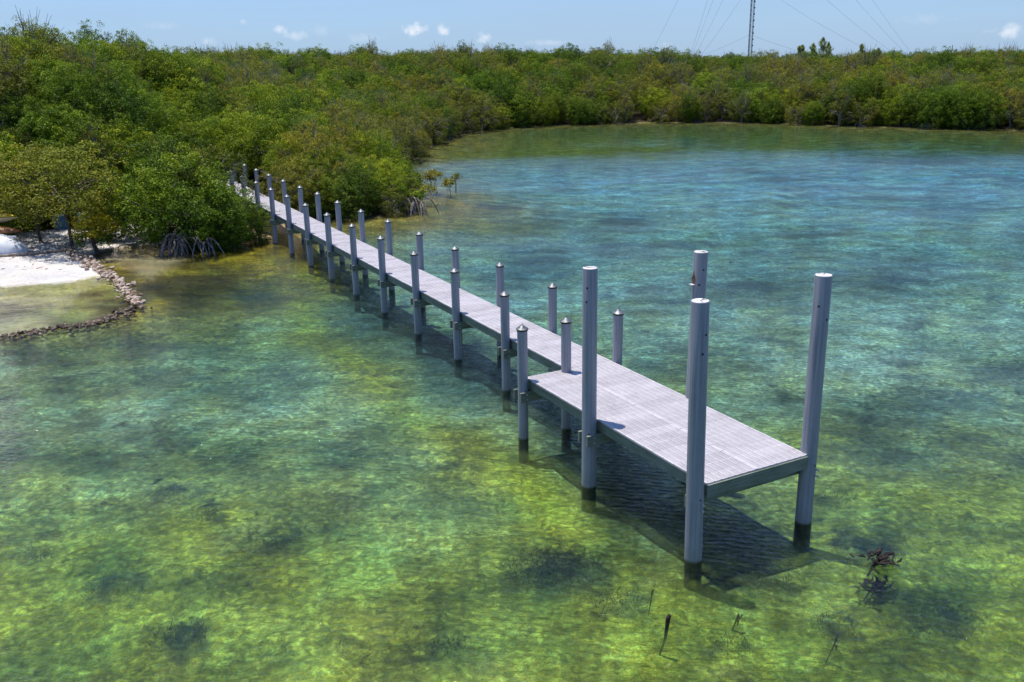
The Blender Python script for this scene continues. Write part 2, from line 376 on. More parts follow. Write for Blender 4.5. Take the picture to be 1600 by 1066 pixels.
DV = np.array([0.4695, -0.8829]); NV = np.array([0.8829, 0.4695]); ORG = np.array([1.906, 20.405])
def pier(a, b):
    q = ORG + a*DV + b*NV; return float(q[0]), float(q[1])
def shore_info(x, y):
    land = inside(x, y, SHORE); d = sdist(x, y, SHORE); return land, d
def canopy_h(x, y, d):
    """height of the canopy above the water for a point d metres inland"""
    left = sst(2, -22, x)
    top = 9.2 + 2.7*left*sst(95, 55, y) - 2.9*sst(0, 62, x)
    ramp = sst(0, 22+14*sst(80, 120, y), d)
    return 3.1 + (top-3.1)*ramp
def ground_z(x, y):
    land, d = shore_info(x, y)
    beach = inside(x, y, BEACH)
    ap_ = (x-1.906)*.4695-(y-20.405)*.8829; bp_ = (x-1.906)*.8829+(y-20.405)*.4695
    corr = np.exp(-(bp_/4.2)**2)*sst(-62, -50, ap_)
    zl = .03 + np.minimum(d, 60)*.0 + (canopy_h(x, y, d)-3.1)*.72*(1-.85*corr) + .25*sst(0, 3, d)
    zb = .02 + .30*sst(0, 7, d)
    bl = sst(0, 6, sdist(x, y, BEACH)); zland = np.where(beach, zb, zb*(1-bl)+zl*bl)
    pool = inside(x, y, POOL); 
    dep = .06 + .56*sst(.2, 11, d)
    cove = sst(70, 100, y)*(1-sst(10, 34, d)); dep = dep*(1-.6*cove)
    lpool = inside(x, y, [(-21,46),(-21,40),(-17,37),(-13.6,33.5),(-11.5,38),(-12,46)])
    dep = np.where(lpool, .05+.22*sst(0, 6, d), dep)
    dp = sdist(x, y, POOL)
    dep = np.where(pool, .03 + .17*sst(0, 6.5, d), dep*(.35+.65*sst(0, 2.2, dp)))
    dep = dep + (fbm(x*.35, y*.35, 4)-.5)*.28*sst(.4, 4, d) + (fbm(x*1.7, y*1.7, 3)-.5)*.07*sst(.4, 4, d)
    zw = -np.maximum(dep, .015)
    return np.where(land, zland + (fbm(x*.8, y*.8, 3)-.5)*.08*sst(.3, 2, d), zw), land, d, beach, pool

NA, NR = 470, 500
ang = np.linspace(-math.radians(62), math.radians(62), NA)
rad = np.concatenate([2.0*np.exp(np.linspace(0, math.log(90), NR-24)), 180*np.exp(np.linspace(.05, math.log(3200/180), 24))])
A_, R_ = np.meshgrid(ang, rad, indexing='ij')
X = R_*np.sin(A_); Y = R_*np.cos(A_) - 1.0
Z, land, dsh, beach, pool = ground_z(X, Y)

# colours: algae-green foreground, paler sandy flats further out on the right, brown shallows along the shores
def lerp(a, b, t): return a + (np.asarray(b)-a)*t[..., None]
col = np.zeros(X.shape+(3,)) + np.array([.25,.275,.036])
weed = np.ones(X.shape)
n_l = fbm(X*.10, Y*.16, 3); n_m = fbm(X*.20+9, Y*.40+3, 5)
apier = (X-ORG[0])*DV[0]+(Y-ORG[1])*DV[1]; bpier = (X-ORG[0])*NV[0]+(Y-ORG[1])*NV[1]
right = sst(-1.5, 3.5, bpier - .0)
sandy = right*sst(17, 34, Y + (n_l-.5)*14)
col = lerp(col, (.265,.34,.275), sandy*.9)
midleft = (1-right)*sst(15, 25, Y+(n_l-.5)*8)
col = lerp(col, (.25,.295,.115), midleft)
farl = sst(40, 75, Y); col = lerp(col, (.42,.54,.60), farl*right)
wx_ = X + (fbm(X*.9, Y*.9, 4)-.5)*2.0; wy_ = Y + (fbm(X*.9+40, Y*.9+11, 4)-.5)*2.0
# dark weed beds
dk = sst(.57, .64, n_m+(fbm(X*1.1+3, Y*1.3+7, 4)-.5)*.22); col = lerp(col, (.05,.072,.08), dk*(.28+.20*right)*sst(13, 22, Y))
lt = sst(.60, .42, n_m)*sst(14, 24, Y); col = lerp(col, (.42,.50,.34), lt*.42)
# olive band along the shore side of the walkway
band = np.exp(-((bpier+2.9+1.0*(fbm(apier*.25, bpier*0+1.0, 2)-.5)*2)/.95)**2)*sst(7, 1, apier)*sst(-31, -24, apier)
col = lerp(col, (.36,.33,.012), band*.80)
bd = np.exp(-((bpier+.35+(fbm(apier*.3, bpier*.3+4, 3)-.5)*1.6)/1.25)**2)*sst(8.5, 4.5, apier)*sst(-30, -22, apier); col = lerp(col, (.045,.085,.095), bd*.80)  # dark strip: shade and reflection beneath the pier painted into the seabed colour
# brown-olive shallows near the mangroves
sh = sst(15, 2, dsh + (fbm(X*.4, Y*.4, 3)-.5)*9)*1.0; col = lerp(col, (.25,.19,.018), sh*.9*(1-pool*1.0)*(X > -20)*(1-.85*sst(62, 88, Y)))
shf = sst(66, 92, Y+(n_l-.5)*16)*sst(52, 16, dsh+(fbm(X*.12, Y*.3, 3)-.5)*30); col = lerp(col, (.22,.20,.035), shf*.92)  # olive far-shore bottom, widened to carry the mangroves' reflection in its colour
lp = sst(8.5, 4.0, np.hypot((X+13.0)/1.0, (Y-38.5)/1.15)); n5 = fbm(X*.6, Y*.6, 4)
col = lerp(col, (.29,.235,.02), lp*.85*(1-pool)); col = lerp(col, (.045,.035,.012), lp*sst(.50, .60, n5)*.6*(1-pool))
hole = sst(1.3, .6, np.hypot((wx_-(-13.2))/2.6, (wy_-36.2)/2.3)); col = lerp(col, (.035,.028,.008), hole*.85*(1-pool))
tan_ = inside(X, Y, [(-20.6,45),(-20,42),(-17,38.3),(-14.2,35.2),(-14.7,38),(-14.5,42),(-16,45.5),(-18,46)])
tmask = tan_*sst(0, 1.2, sdist(X, Y, [(-20.6,45),(-20,42),(-17,38.3),(-14.2,35.2),(-14.7,38),(-14.5,42),(-16,45.5),(-18,46)]))
col = lerp(col, (.46,.36,.19), tmask*.95); weed = weed*(1-.7*tmask)
pn = fbm(X*.55, Y*1.1, 4)
pc = lerp(np.zeros(X.shape+(3,))+np.array([.38,.36,.10]), (.15,.115,.03), sst(.47, .58, pn)*sst(36.0, 34.2, Y)*sst(28.5, 31, Y))
col = np.where(pool[..., None], pc, col); weed = np.where(pool, .60, weed)
DARKS = [(.73,14.73,1.0,.8),(6.7,15.1,.75,.55),(7.18,13.0,.7,.5),(-5.64,12.93,.5,.5),(-7.31,14.29,.55,.35),(3.44,12.42,.3,.25),(5.26,12.88,.35,.3),
 (6.83,17.46,.5,.3),(4.62,14.02,.5,.3),(1.71,13.6,.5,.35),(-6.46,16.96,.3,.3),(-7.66,18.24,.4,.3),(-9.4,15.67,.45,.3),(-4.78,15.87,.3,.25),(-12.2,20,.6,.5),
 (-13.2,24.7,.7,.5),(-11.8,24.6,.7,.3),(-10,34.9,1.4,1.3),(-12,28.9,1.2,.8),(-15.4,27.7,1.8,.7),(1.3,42.3,2.2,1.2),(5.3,43.4,1.6,.8),(19,76.3,3.2,2),(21,70.2,3,2),
 (36.6,80.9,6,2.6),(9.1,22,.6,.4),(7.6,23.2,.5,.3),(10.1,36,1.4,.9),(6.6,51.9,1.8,1.5),(-.7,56.5,1.8,1.2),(-1.1,12.4,.3,.2),(-3.7,19.6,.4,.25),(-1.4,19.4,.35,.3),
 (6.5,15.73,.35,.2),(14,30,1.2,.6),(16,47,2.4,1),(26,60,3,1.4),(12,26,.7,.3),(-8.5,21,.7,.35),(8.6,28.5,.9,.4)]
wx = X + (fbm(X*1.3, Y*1.3, 4)-.5)*1.6; wy = Y + (fbm(X*1.3+40, Y*1.3+11, 4)-.5)*1.6
for cx, cy, rx, ry in DARKS:
    q = np.hypot((wx-cx)/rx, (wy-cy)/ry); col = lerp(col, (.022,.040,.026), sst(1.25, .55, q)*.80)
# warm red-brown drift weed blotches
rb = sst(.66, .76, fbm(X*.5+70, Y*.7+31, 3))*(1-right)*sst(12,14,Y); col = lerp(col, (.17,.125,.05), rb*.4)
col = col*np.where(pool, 1.05, 1.17)[..., None]
# land colours
sandc = np.zeros(X.shape+(3,))+np.array([.62,.57,.52])
wet = sst(.45, .02, dsh); sandc = lerp(sandc, (.44,.39,.28), wet*.8)
deb = sst(.60, .68, fbm(X*1.8, Y*3.5, 4))*sst(39, 42, Y); sandc = lerp(sandc, (.28,.23,.18), deb*.55)
soil = np.zeros(X.shape+(3,))+np.array([.040,.032,.020])
tanland = np.exp(-((X+12.6)**2+(Y-47.0)**2)/9); soil = lerp(soil, (.34,.24,.14), np.clip(tanland*1.4, 0, 1))
wh = np.clip(1.5*np.exp(-((X+18.6)**2+(Y-59.3)**2)/1.6), 0, 1); soil = lerp(soil, (.66,.61,.56), wh)
cb = sst(0, 1.0, sdist(X, Y, BEACH))
col = np.where(land[..., None], np.where(beach[..., None], lerp(soil, sandc, .3+.7*cb) if False else sandc, soil), col)
weed = np.where(land, np.where(beach, .16, .5), weed)

idx = np.arange(NA*NR).reshape(NA, NR)
F = np.stack([idx[:-1,:-1], idx[1:,:-1], idx[1:,1:], idx[:-1,1:]], -1).reshape(-1, 4)
F = F[:, ::-1].copy()
fl = land.reshape(-1)[F].any(1)
P = np.stack([X, Y, Z], -1).reshape(-1, 3)
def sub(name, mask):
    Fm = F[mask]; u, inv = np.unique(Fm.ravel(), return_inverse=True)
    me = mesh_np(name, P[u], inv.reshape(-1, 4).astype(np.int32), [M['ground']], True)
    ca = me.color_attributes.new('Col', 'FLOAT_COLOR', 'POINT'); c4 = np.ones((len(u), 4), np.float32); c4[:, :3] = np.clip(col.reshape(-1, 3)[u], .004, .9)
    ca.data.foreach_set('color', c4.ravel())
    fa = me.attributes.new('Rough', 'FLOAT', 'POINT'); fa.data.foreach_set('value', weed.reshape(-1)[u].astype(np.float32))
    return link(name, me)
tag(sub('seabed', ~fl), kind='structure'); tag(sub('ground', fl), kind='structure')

wb = MB(); wb.box((0, 60, -1.75), (900, 160+260, 3.5)); wo = wb.build('water', M['water']); tag(wo, kind='structure')

# ------------------------------------------------------------------ trees: prototypes
def crown_mesh(seed, R, Hh, ncl, nlf, leaf, mat, low=-.45, clump=.36, aspect=.5):
    r = np.random.default_rng(seed)
    d = r.normal(size=(ncl*2, 3)); d /= np.linalg.norm(d, axis=1)[:, None]; d = d[d[:, 2] > low][:ncl]
    lob = 1 + .22*np.sin(3*np.arctan2(d[:,1], d[:,0])+seed) * (1-d[:,2]**2) + r.normal(0, .10, len(d))
    rr = np.where(r.random(len(d)) < .78, r.uniform(.80, 1.05, len(d)), r.uniform(.35, .8, len(d)))*lob
    c = d*rr[:, None]*np.array([R, R, Hh]); cr = clump*r.uniform(.7, 1.35, len(d)); ct = r.random(len(d))
    n = len(d); ld = r.normal(size=(n, nlf, 3)); ld[..., 2] = ld[..., 2]*.9+.55; ld += d[:, None, :]*.5
    ld /= np.linalg.norm(ld, axis=2)[..., None]
    pos = c[:, None, :] + ld*(cr[:, None]*r.uniform(.55, 1.1, (n, nlf)))[..., None]*np.array([1, 1, .85])
    nr = ld*.6 + r.normal(size=ld.shape)*.55; nr[..., 2] += .35; nr /= np.linalg.norm(nr, axis=2)[..., None]
    t = np.cross(nr, r.normal(size=nr.shape)); t /= np.linalg.norm(t, axis=2)[..., None]; b = np.cross(nr, t)
    L = (leaf*r.uniform(.7, 1.3, (n, nlf)))[..., None]
    V = np.stack([pos-t*L*.5, pos+b*L*aspect*.5+nr*L*.08, pos+t*L*.5, pos-b*L*aspect*.5+nr*L*.08], 2).reshape(-1, 3)
    Fq = np.arange(len(V)).reshape(-1, 4)
    me = mesh_np('crown', V, Fq, [mat])
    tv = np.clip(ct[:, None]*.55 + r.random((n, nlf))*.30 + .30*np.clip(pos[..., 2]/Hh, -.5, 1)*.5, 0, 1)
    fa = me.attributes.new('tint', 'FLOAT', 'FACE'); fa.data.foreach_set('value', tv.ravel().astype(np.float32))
    return me, c
def trunk_mesh(seed, R, Hh, cz, tips, mat, nb=14, tw=0, lean=.25):
    r = random.Random(seed); mb = MB(); base = Vector((0,0,-.3)); top = Vector((r.uniform(-lean, lean), r.uniform(-lean, lean), cz-.1*Hh))
    mid = (base+top)/2 + Vector((r.uniform(-.15,.15), r.uniform(-.15,.15), 0))
    tk = .5 if tw == 9 else 1.0; mb.tube([base, mid, top], [.13*tk, .10*tk, .07*tk], 6)
    tl = list(tips); r.shuffle(tl)
    for i, c in enumerate(tl[:nb]):
        e = Vector((float(c[0]), float(c[1]), float(c[2])+cz)); s = mid.lerp(top, r.uniform(0, 1))
        m_ = (s+e)/2 + Vector((r.uniform(-.2,.2), r.uniform(-.2,.2), r.uniform(-.05,.25)))
        mb.tube([s, m_, e], [.05, .035, .015], 5, cap=False)
    for i in range(tw):                                             # bare twigs that stick out of thin crowns
        c = tl[i % len(tl)]; e = Vector((float(c[0])*1.12, float(c[1])*1.12, float(c[2])*1.22+cz+.1)); s = Vector((float(c[0])*.5, float(c[1])*.5, float(c[2])*.4+cz))
        for q in range(3):
            e2 = e + Vector((r.uniform(-.35,.35), r.uniform(-.35,.35), r.uniform(-.1,.35)))
            mb.tube([s, (s+e2)/2+Vector((r.uniform(-.1,.1), r.uniform(-.1,.1), .05)), e2], [.022, .016, .008], 3, cap=False)
    return mb.mesh('trunk', [mat])
def root_mesh(seed, R=1.5, n=16, zt=.75):
    r = random.Random(seed); mb = MB()
    for i in range(n):
        a = r.uniform(0, 2*math.pi); L = R*r.uniform(.5, 1.15); h = zt*r.uniform(.4, 1)
        pts = []
        for k in range(6):
            t = k/5; rr = .1 + L*t; z = h*(1-t**2.3) + .28*math.sin(math.pi*t)*.8 - .45*t**2.3
            aa = a + .15*math.sin(t*3); pts.append((rr*math.cos(aa), rr*math.sin(aa), z))
        mb.tube(pts, [.038, .034, .030, .028, .024, .02], 4, cap=False)
        if r.random() < .6:
            k = pts[2]; a2 = a + r.uniform(-.8, .8)
            mb.tube([k, (k[0]+.35*math.cos(a2), k[1]+.35*math.sin(a2), k[2]-.05), (k[0]+.55*math.cos(a2), k[1]+.55*math.sin(a2), -.45)], [.025,.022,.018], 4, cap=False)
    return mb.mesh('prop_roots', [M['root']])

# variant: (R, H, clumps, leaves, leaf, material, twigs)
VAR = [(1.75,1.85,290,52,.098,'leaf0',0), (1.60,1.95,280,52,.094,'leaf0',4), (1.85,1.80,295,52,.098,'leaf1',0),
       (1.65,1.90,265,50,.096,'leaf1',4), (1.80,1.75,240,46,.090,'leaf2',20), (1.60,1.80,190,42,.086,'leaf2',34), (1.7,1.5,260,46,.092,'leaf3',9)]
KINDS = ['dense dark green', 'rounded dark green', 'dense bright green', 'open bright green', 'thin olive', 'sparse grey-twigged olive', 'yellow-leaved']
PROTO = []
for i, (R, Hh, nc, nl, lf, mt, tw) in enumerate(VAR):
    cm, tips = crown_mesh(100+i, R, Hh, nc, nl, lf, M[mt], low=-.85, clump=.28); cz = 2.15 if i < 6 else 2.35
    cm.transform(Matrix.Translation((0,0,cz)))
    tm = trunk_mesh(200+i, R, Hh, cz, tips, M['grey'] if tw > 10 else M['bark'], 14, tw)
    PROTO.append((cm, tm))
ROOTS = [root_mesh(300+i) for i in range(3)]
# prototypes are about 4.1 m tall, 1.9 m in radius

def tree(name, x, y, z, v, sc, sz, rz, label, cat='tree', group=None, roots=False, tilt=0):
    t = empty(name, (x, y, z), rz); t.scale = (sc, sc, sz); tag(t, label, cat, group)
    if tilt: t.rotation_euler = (tilt, tilt*.5, rz)
    cm, tm = PROTO[v]; link('crown', cm, t); link('trunk', tm, t)
    if roots: link('prop_roots', random.choice(ROOTS), t)
    return t

# scatter over the land inside (and a little beside) the field of view
pts = []
yy = 36.0
while yy < 300:
    step = 1.72 if yy < 75 else (2.1 if yy < 130 else 3.0 if yy < 180 else 4.5)
    w = .66*yy + 12
    xs = np.arange(-w, w, step); off = rng.uniform(0, step)
    for x in xs: pts.append((x+off+rng.uniform(-.42,.42)*step, yy+rng.uniform(-.42,.42)*step))
    yy += step*.88
pts = np.array(pts); PX, PY = pts[:,0], pts[:,1]
ld, dd = shore_info(PX, PY); bch = inside(PX, PY, BEACH); db = sdist(PX, PY, BEACH)
ap = (PX-ORG[0])*DV[0]+(PY-ORG[1])*DV[1]; bp = (PX-ORG[0])*NV[0]+(PY-ORG[1])*NV[1]
keep = ld & (dd > np.where(PY > 75, .08, .35)) & ~bch & (db > .9) & ~((np.abs(bp) < 1.9) & (ap > -44.5)) & ~((np.hypot(PX+18.6, PY-59.3) < 1.5))
keep &= ~((np.hypot(PX+12.9, PY-47.0) < 1.8))
PX, PY, dd, db = PX[keep], PY[keep], dd[keep], db[keep]
PZ = ground_z(PX, PY)[0]; PZ = PZ - .50*sst(5, 1, dd)
kn = fbm(PX*.075+3, PY*.075+8, 3); kr = rng.random(len(PX))
shoreish = np.minimum(dd, db+1)
var = np.zeros(len(PX), int)
u = kn + (kr-.5)*.34
var[u > .40] = 1; var[u > .475] = 2; var[u > .54] = 3; var[u > .585] = 4; var[u > .66] = 5
oliv = (rng.random(len(PX)) < .40*sst(75, 120, PY)) | (rng.random(len(PX)) < .45*sst(9, 3, shoreish)*(PX > -18)*(PY < 100)*(PY > 46)); var[oliv] = rng.choice([4,4,5], oliv.sum())
inleft = (PX < -16) & (PY < 95); sw = inleft & (var >= 4) & (rng.random(len(PX)) < .55); var[sw] = rng.choice([0,2,3], sw.sum())
sc = rng.uniform(.70, 1.15, len(PX)) * (1+.30*sst(75, 150, PY)) ; szz = sc*rng.uniform(.85, 1.18, len(PX))
lowz = ((bp[keep] > -5.5) & (bp[keep] < 0) & (ap[keep] < -25) & (ap[keep] > -45)) if True else None
edge = sst(5, .5, dd); sc *= 1-.12*edge; szz *= 1-.10*edge
sc[lowz] *= .72; szz[lowz] *= .50
pt_ = (PX > -12) & (PY < 60); sc[pt_] *= .80; szz[pt_] *= .72
rot = rng.uniform(0, 2*math.pi, len(PX))
order = np.argsort(np.hypot(PX, PY) + (np.abs(PX) > .60*PY+2)*500)
NEAR = 262
def zone(x, y, d):
    if y > 100: return 'on the far shore'
    if x > -10.5 and y < 62: return 'at the point right of pier'
    if x < -19 and y < 56: return 'behind the white beach'
    if x > -20 and y < 56: return 'between beach and pier head'
    if x > -14: return 'along the brown cove'
    return 'on slope left of pier' if x > -26 else 'on the upper left slope'
ORD = ['leftmost', 'second from left', 'third from left', 'fourth from left', 'fifth from left', 'sixth from left', 'seventh from left', 'eighth from left', 'ninth from left', 'tenth from left']
def ordinal(k, n): return 'rightmost' if (k == n-1 and n > 1) else ORD[k]
buckets = {}
for i in order[:NEAR]: buckets.setdefault((int(var[i]), zone(PX[i], PY[i], dd[i])), []).append(i)
label_of = {}
for (v, z), ids in buckets.items():
    ids.sort(key=lambda q: np.hypot(PX[q], PY[q]))                 # nearest first, then split into rows
    nrow = max(1, math.ceil(len(ids)/9)); rows = np.array_split(ids, nrow)
    names = {1: [''], 2: ['nearer ', 'farther '], 3: ['front ', 'middle ', 'rear '], 4: ['front ', 'second-row ', 'third-row ', 'rear ']}.get(nrow, [f'{w}-row ' for w in ('first', 'second', 'third', 'fourth', 'fifth', 'sixth')])
    for rn, row in zip(names, rows):
        row = sorted(row, key=lambda q: PX[q]/PY[q])
        for k, q in enumerate(row):
            label_of[q] = f'{rn}{KINDS[v]} mangrove {z}'.strip() if len(row) == 1 else f'{ordinal(k, len(row))} among {rn}{KINDS[v]} mangroves {z}'
for i in order[:NEAR]:
    x, y, v = float(PX[i]), float(PY[i]), int(var[i]); z = zone(x, y, dd[i])
    tree('mangrove_tree', x, y, float(PZ[i]), v, float(sc[i]), float(szz[i]), float(rot[i]), label_of[i], 'tree', f'{KINDS[v]} mangroves {z}', roots=(dd[i] < 2.6 and x > -15.5 and i % 2 == 0))
rest = order[NEAR:]
# everything further off reads as one wood: instanced by geometry nodes from the same crowns and trunks
me = bpy.data.meshes.new('forest'); Vr = np.stack([PX[rest], PY[rest], PZ[rest]], -1)
me.vertices.add(len(rest)); me.vertices.foreach_set('co', Vr.astype(np.float32).ravel())
a = me.attributes.new('kind_id', 'INT', 'POINT'); a.data.foreach_set('value', var[rest].astype(np.int32))
a = me.attributes.new('turn', 'FLOAT_VECTOR', 'POINT'); tv = np.zeros((len(rest), 3), np.float32); tv[:, 2] = rot[rest]; tv[:, :2] = rng.normal(0, .12, (len(rest), 2)); a.data.foreach_set('vector', tv.ravel())
a = me.attributes.new('grow', 'FLOAT_VECTOR', 'POINT'); sv = np.stack([sc[rest], sc[rest], szz[rest]], -1).astype(np.float32); a.data.foreach_set('vector', sv.ravel())
a = me.attributes.new('rooted', 'INT', 'POINT'); a.data.foreach_set('value', ((dd[rest] < 3.4) & (rng.random(len(rest)) < .35)).astype(np.int32))
forest = link('forest', me)
tag(forest, 'dense green and olive mangrove wood stretching from the left slope round the far shore', 'forest', kind='stuff')
srcs = {}
for o in COL.objects:
    if o.type == 'MESH' and o.parent:
        for v, (cm, tm) in enumerate(PROTO):
            if o.data == cm: srcs.setdefault(('c', v), o)
            if o.data == tm: srcs.setdefault(('t', v), o)
        if o.data in ROOTS: srcs.setdefault(('r', 0), o)
gt = bpy.data.node_groups.new('forest_scatter', 'GeometryNodeTree')
gt.interface.new_socket('Geometry', in_out='INPUT', socket_type='NodeSocketGeometry'); gt.interface.new_socket('Geometry', in_out='OUTPUT', socket_type='NodeSocketGeometry')
gn, gl_ = gt.nodes, gt.links
gi = gn.new('NodeGroupInput'); go = gn.new('NodeGroupOutput'); jn = gn.new('GeometryNodeJoinGeometry')
mp = gn.new('GeometryNodeMeshToPoints'); gl_.new(gi.outputs[0], mp.inputs[0])
def named(nm, ty):
    n = gn.new('GeometryNodeInputNamedAttribute'); n.data_type = ty; n.inputs[0].default_value = nm
    return [q for q in n.outputs if q.enabled][0]
ak = named('kind_id', 'INT'); at_ = named('turn', 'FLOAT_VECTOR'); ag = named('grow', 'FLOAT_VECTOR'); ar = named('rooted', 'INT')
for (q, v), o in srcs.items():
    oi = gn.new('GeometryNodeObjectInfo'); oi.inputs[0].default_value = o; oi.transform_space = 'ORIGINAL'
    cmpn = gn.new('FunctionNodeCompare'); cmpn.data_type = 'INT'; cmpn.operation = 'EQUAL'
    ia = [s for s in cmpn.inputs if s.enabled and s.type == 'INT']
    gl_.new(ar if q == 'r' else ak, ia[0]); ia[1].default_value = 1 if q == 'r' else v
    ip = gn.new('GeometryNodeInstanceOnPoints'); gl_.new(mp.outputs[0], ip.inputs['Points']); gl_.new(cmpn.outputs[0], ip.inputs['Selection'])
    gl_.new(oi.outputs['Geometry'], ip.inputs['Instance']); gl_.new(at_, ip.inputs['Rotation']); gl_.new(ag, ip.inputs['Scale'])
    gl_.new(ip.outputs[0], jn.inputs[0])
gl_.new(jn.outputs[0], go.inputs[0])
md = forest.modifiers.new('scatter', 'NODES'); md.node_group = gt

def gz(x, y):
    return float(ground_z(np.array([x]), np.array([y]))[0][0])
# single trees that stand out
tree('mangrove_tree', -21.3, 43.4, .25, 6, 1.5, 1.22, .4, 'thin yellow-leaved tree leaning over the rocks at the top of the beach', tilt=.05)
tree('mangrove_tree', -23.6, 44.9, .25, 6, 1.30, 1.15, 2.1, 'yellow-olive tree just right of the white boat on the beach')
gb = empty('golden_bush', (-19.7, 42.7, .05)); tag(gb, 'low golden-yellow bush at the shore end of the stone groyne', 'bush')
cm, tips = crown_mesh(55, 1.05, .55, 90, 44, .10, M['gold'], clump=.24); cm.transform(Matrix.Translation((0,0,1.15))); link('crown', cm, gb)
cm2, tips2 = crown_mesh(56, 1.0, .45, 50, 36, .11, M['leaf0'], clump=.24); cm2.transform(Matrix.Translation((0,0,.6))); link('lower_leaves', cm2, gb)
link('trunk', trunk_mesh(57, 1.2, .6, 1.0, tips, M['bark'], 16), gb)
t = tree('mangrove_tree', -18.0, 45.0, -.1, 3, .95, .72, 1.0, 'low open bush with bare grey trunks beside the tan pool')
t = tree('mangrove_tree', -15.9, 43.6, -.35, 2, 1.35, 1.22, 1.3, 'broad dark mangrove bush over a tangle of bare prop roots left of the pier', roots=True)
t = tree('mangrove_tree', -13.9, 43.9, -.30, 3, .95, .78, 3.3, 'green mangrove bush touching the left side of the pier head', roots=True)
t = tree('mangrove_tree', -17.3, 46.9, .25, 1, 1.25, 1.2, 2.3, 'dark green mangrove behind the broad bush with bare prop roots')
t = tree('mangrove_tree', -15.9, 47.0, .25, 4, 1.1, 1.1, 5.1, 'olive mangrove rising behind the bushes left of the pier head')
for i, (x, y, v, s_, z_, rr_, lb) in enumerate([
  (-25.6, 46.2, 0, 1.0, -.2, .3, 'dense dark shrub behind the kayaks at the left frame edge'),
  (-20.2, 46.6, 2, .95, -.3, 1.7, 'green shrub filling the gap behind the golden bush'),
  (-17.2, 44.9, 1, .62, -.2, 2.9, 'small dark shrub at the back of the tan pool'),
  (-12.7, 44.9, 1, .55, -.3, 4.0, 'low dark bush at the waterline beside the first piles')]):
    tree('mangrove_shrub', x, y, gz(x, y)+z_, v, s_, s_*.9, rr_, lb, 'shrub')
# bare arching roots that reach out over the water
def root_tangle(x, y, n, L, label, seed, az=(-2.6, -.3)):
    r = random.Random(seed); e = empty('root_tangle', (x, y, 0)); tag(e, label, 'roots')
    for i in range(n):
        a = r.uniform(*az); l = L*r.uniform(.5, 1.1); h = r.uniform(.5, .95); mb = MB(); s0 = (r.uniform(-.9,.9), r.uniform(-.2,.3))
        ptsr = [(s0[0]+l*t*math.cos(a), s0[1]+l*t*math.sin(a), h*(1-t**2)+.18*math.sin(math.pi*t)-.35*t**2) for t in (0,.2,.4,.6,.8,1)]
        mb.tube(ptsr, [.05,.045,.042,.036,.03,.022], 5); mb.build('prop_root', M['root'], e, True)
    return e
root_tangle(-15.2, 42.2, 26, 1.0, 'tangle of bare grey prop roots arching into the water under the broad bush', 5)
root_tangle(-5.9, 53.4, 22, 1.2, 'dark prop roots at the tip of the mangrove point beyond the pier', 8, (-2.4, .4))

def seedling(x, y, hgt, rr, n, label, seed, mat='leaf2'):
    e = empty('mangrove_seedling', (x, y, 0)); tag(e, label, 'shrub')
    cm, tips = crown_mesh(seed, rr*1.15, .25, n*2, 16, .14, M[mat], low=-.2, clump=.22); cm.transform(Matrix.Translation((0,0,hgt))); link('leaves', cm, e)
    r = random.Random(seed); mb = MB()
    for k in range(3+int(rr*5)):
        a = r.uniform(0, 6.28); q = rr*r.uniform(.1, .8); mb.tube([(q*math.cos(a)*1.2, q*math.sin(a)*1.2, -.6), (q*.6*math.cos(a), q*.6*math.sin(a), hgt*.6), (q*math.cos(a), q*math.sin(a), hgt)], [.016,.015,.012], 4)
    mb.build('stems', M['bark'], e)
seedling(-6.1, 61.2, .95, .85, 22, 'straggling leafy mangrove branch over open water beyond the point', 71)
seedling(-5.2, 61.8, 1.15, .5, 14, 'small leafy sprig to the right of the straggling mangrove branch', 75)
seedling(-4.05, 60.2, .75, .38, 12, 'small lone mangrove seedling standing furthest out in the blue water', 72)
seedling(-3.7, 63.2, .8, .2, 5, 'tiny leafy shoot just behind the lone seedling', 76)
seedling(-5.7, 57.2, .75, .95, 22, 'low olive mangrove sprout between the point and the straggling branch', 73)
seedling(-5.75, 53.9, .85, .55, 16, 'bright green mangrove sprout above the dark roots at the point', 74, 'leaf1')

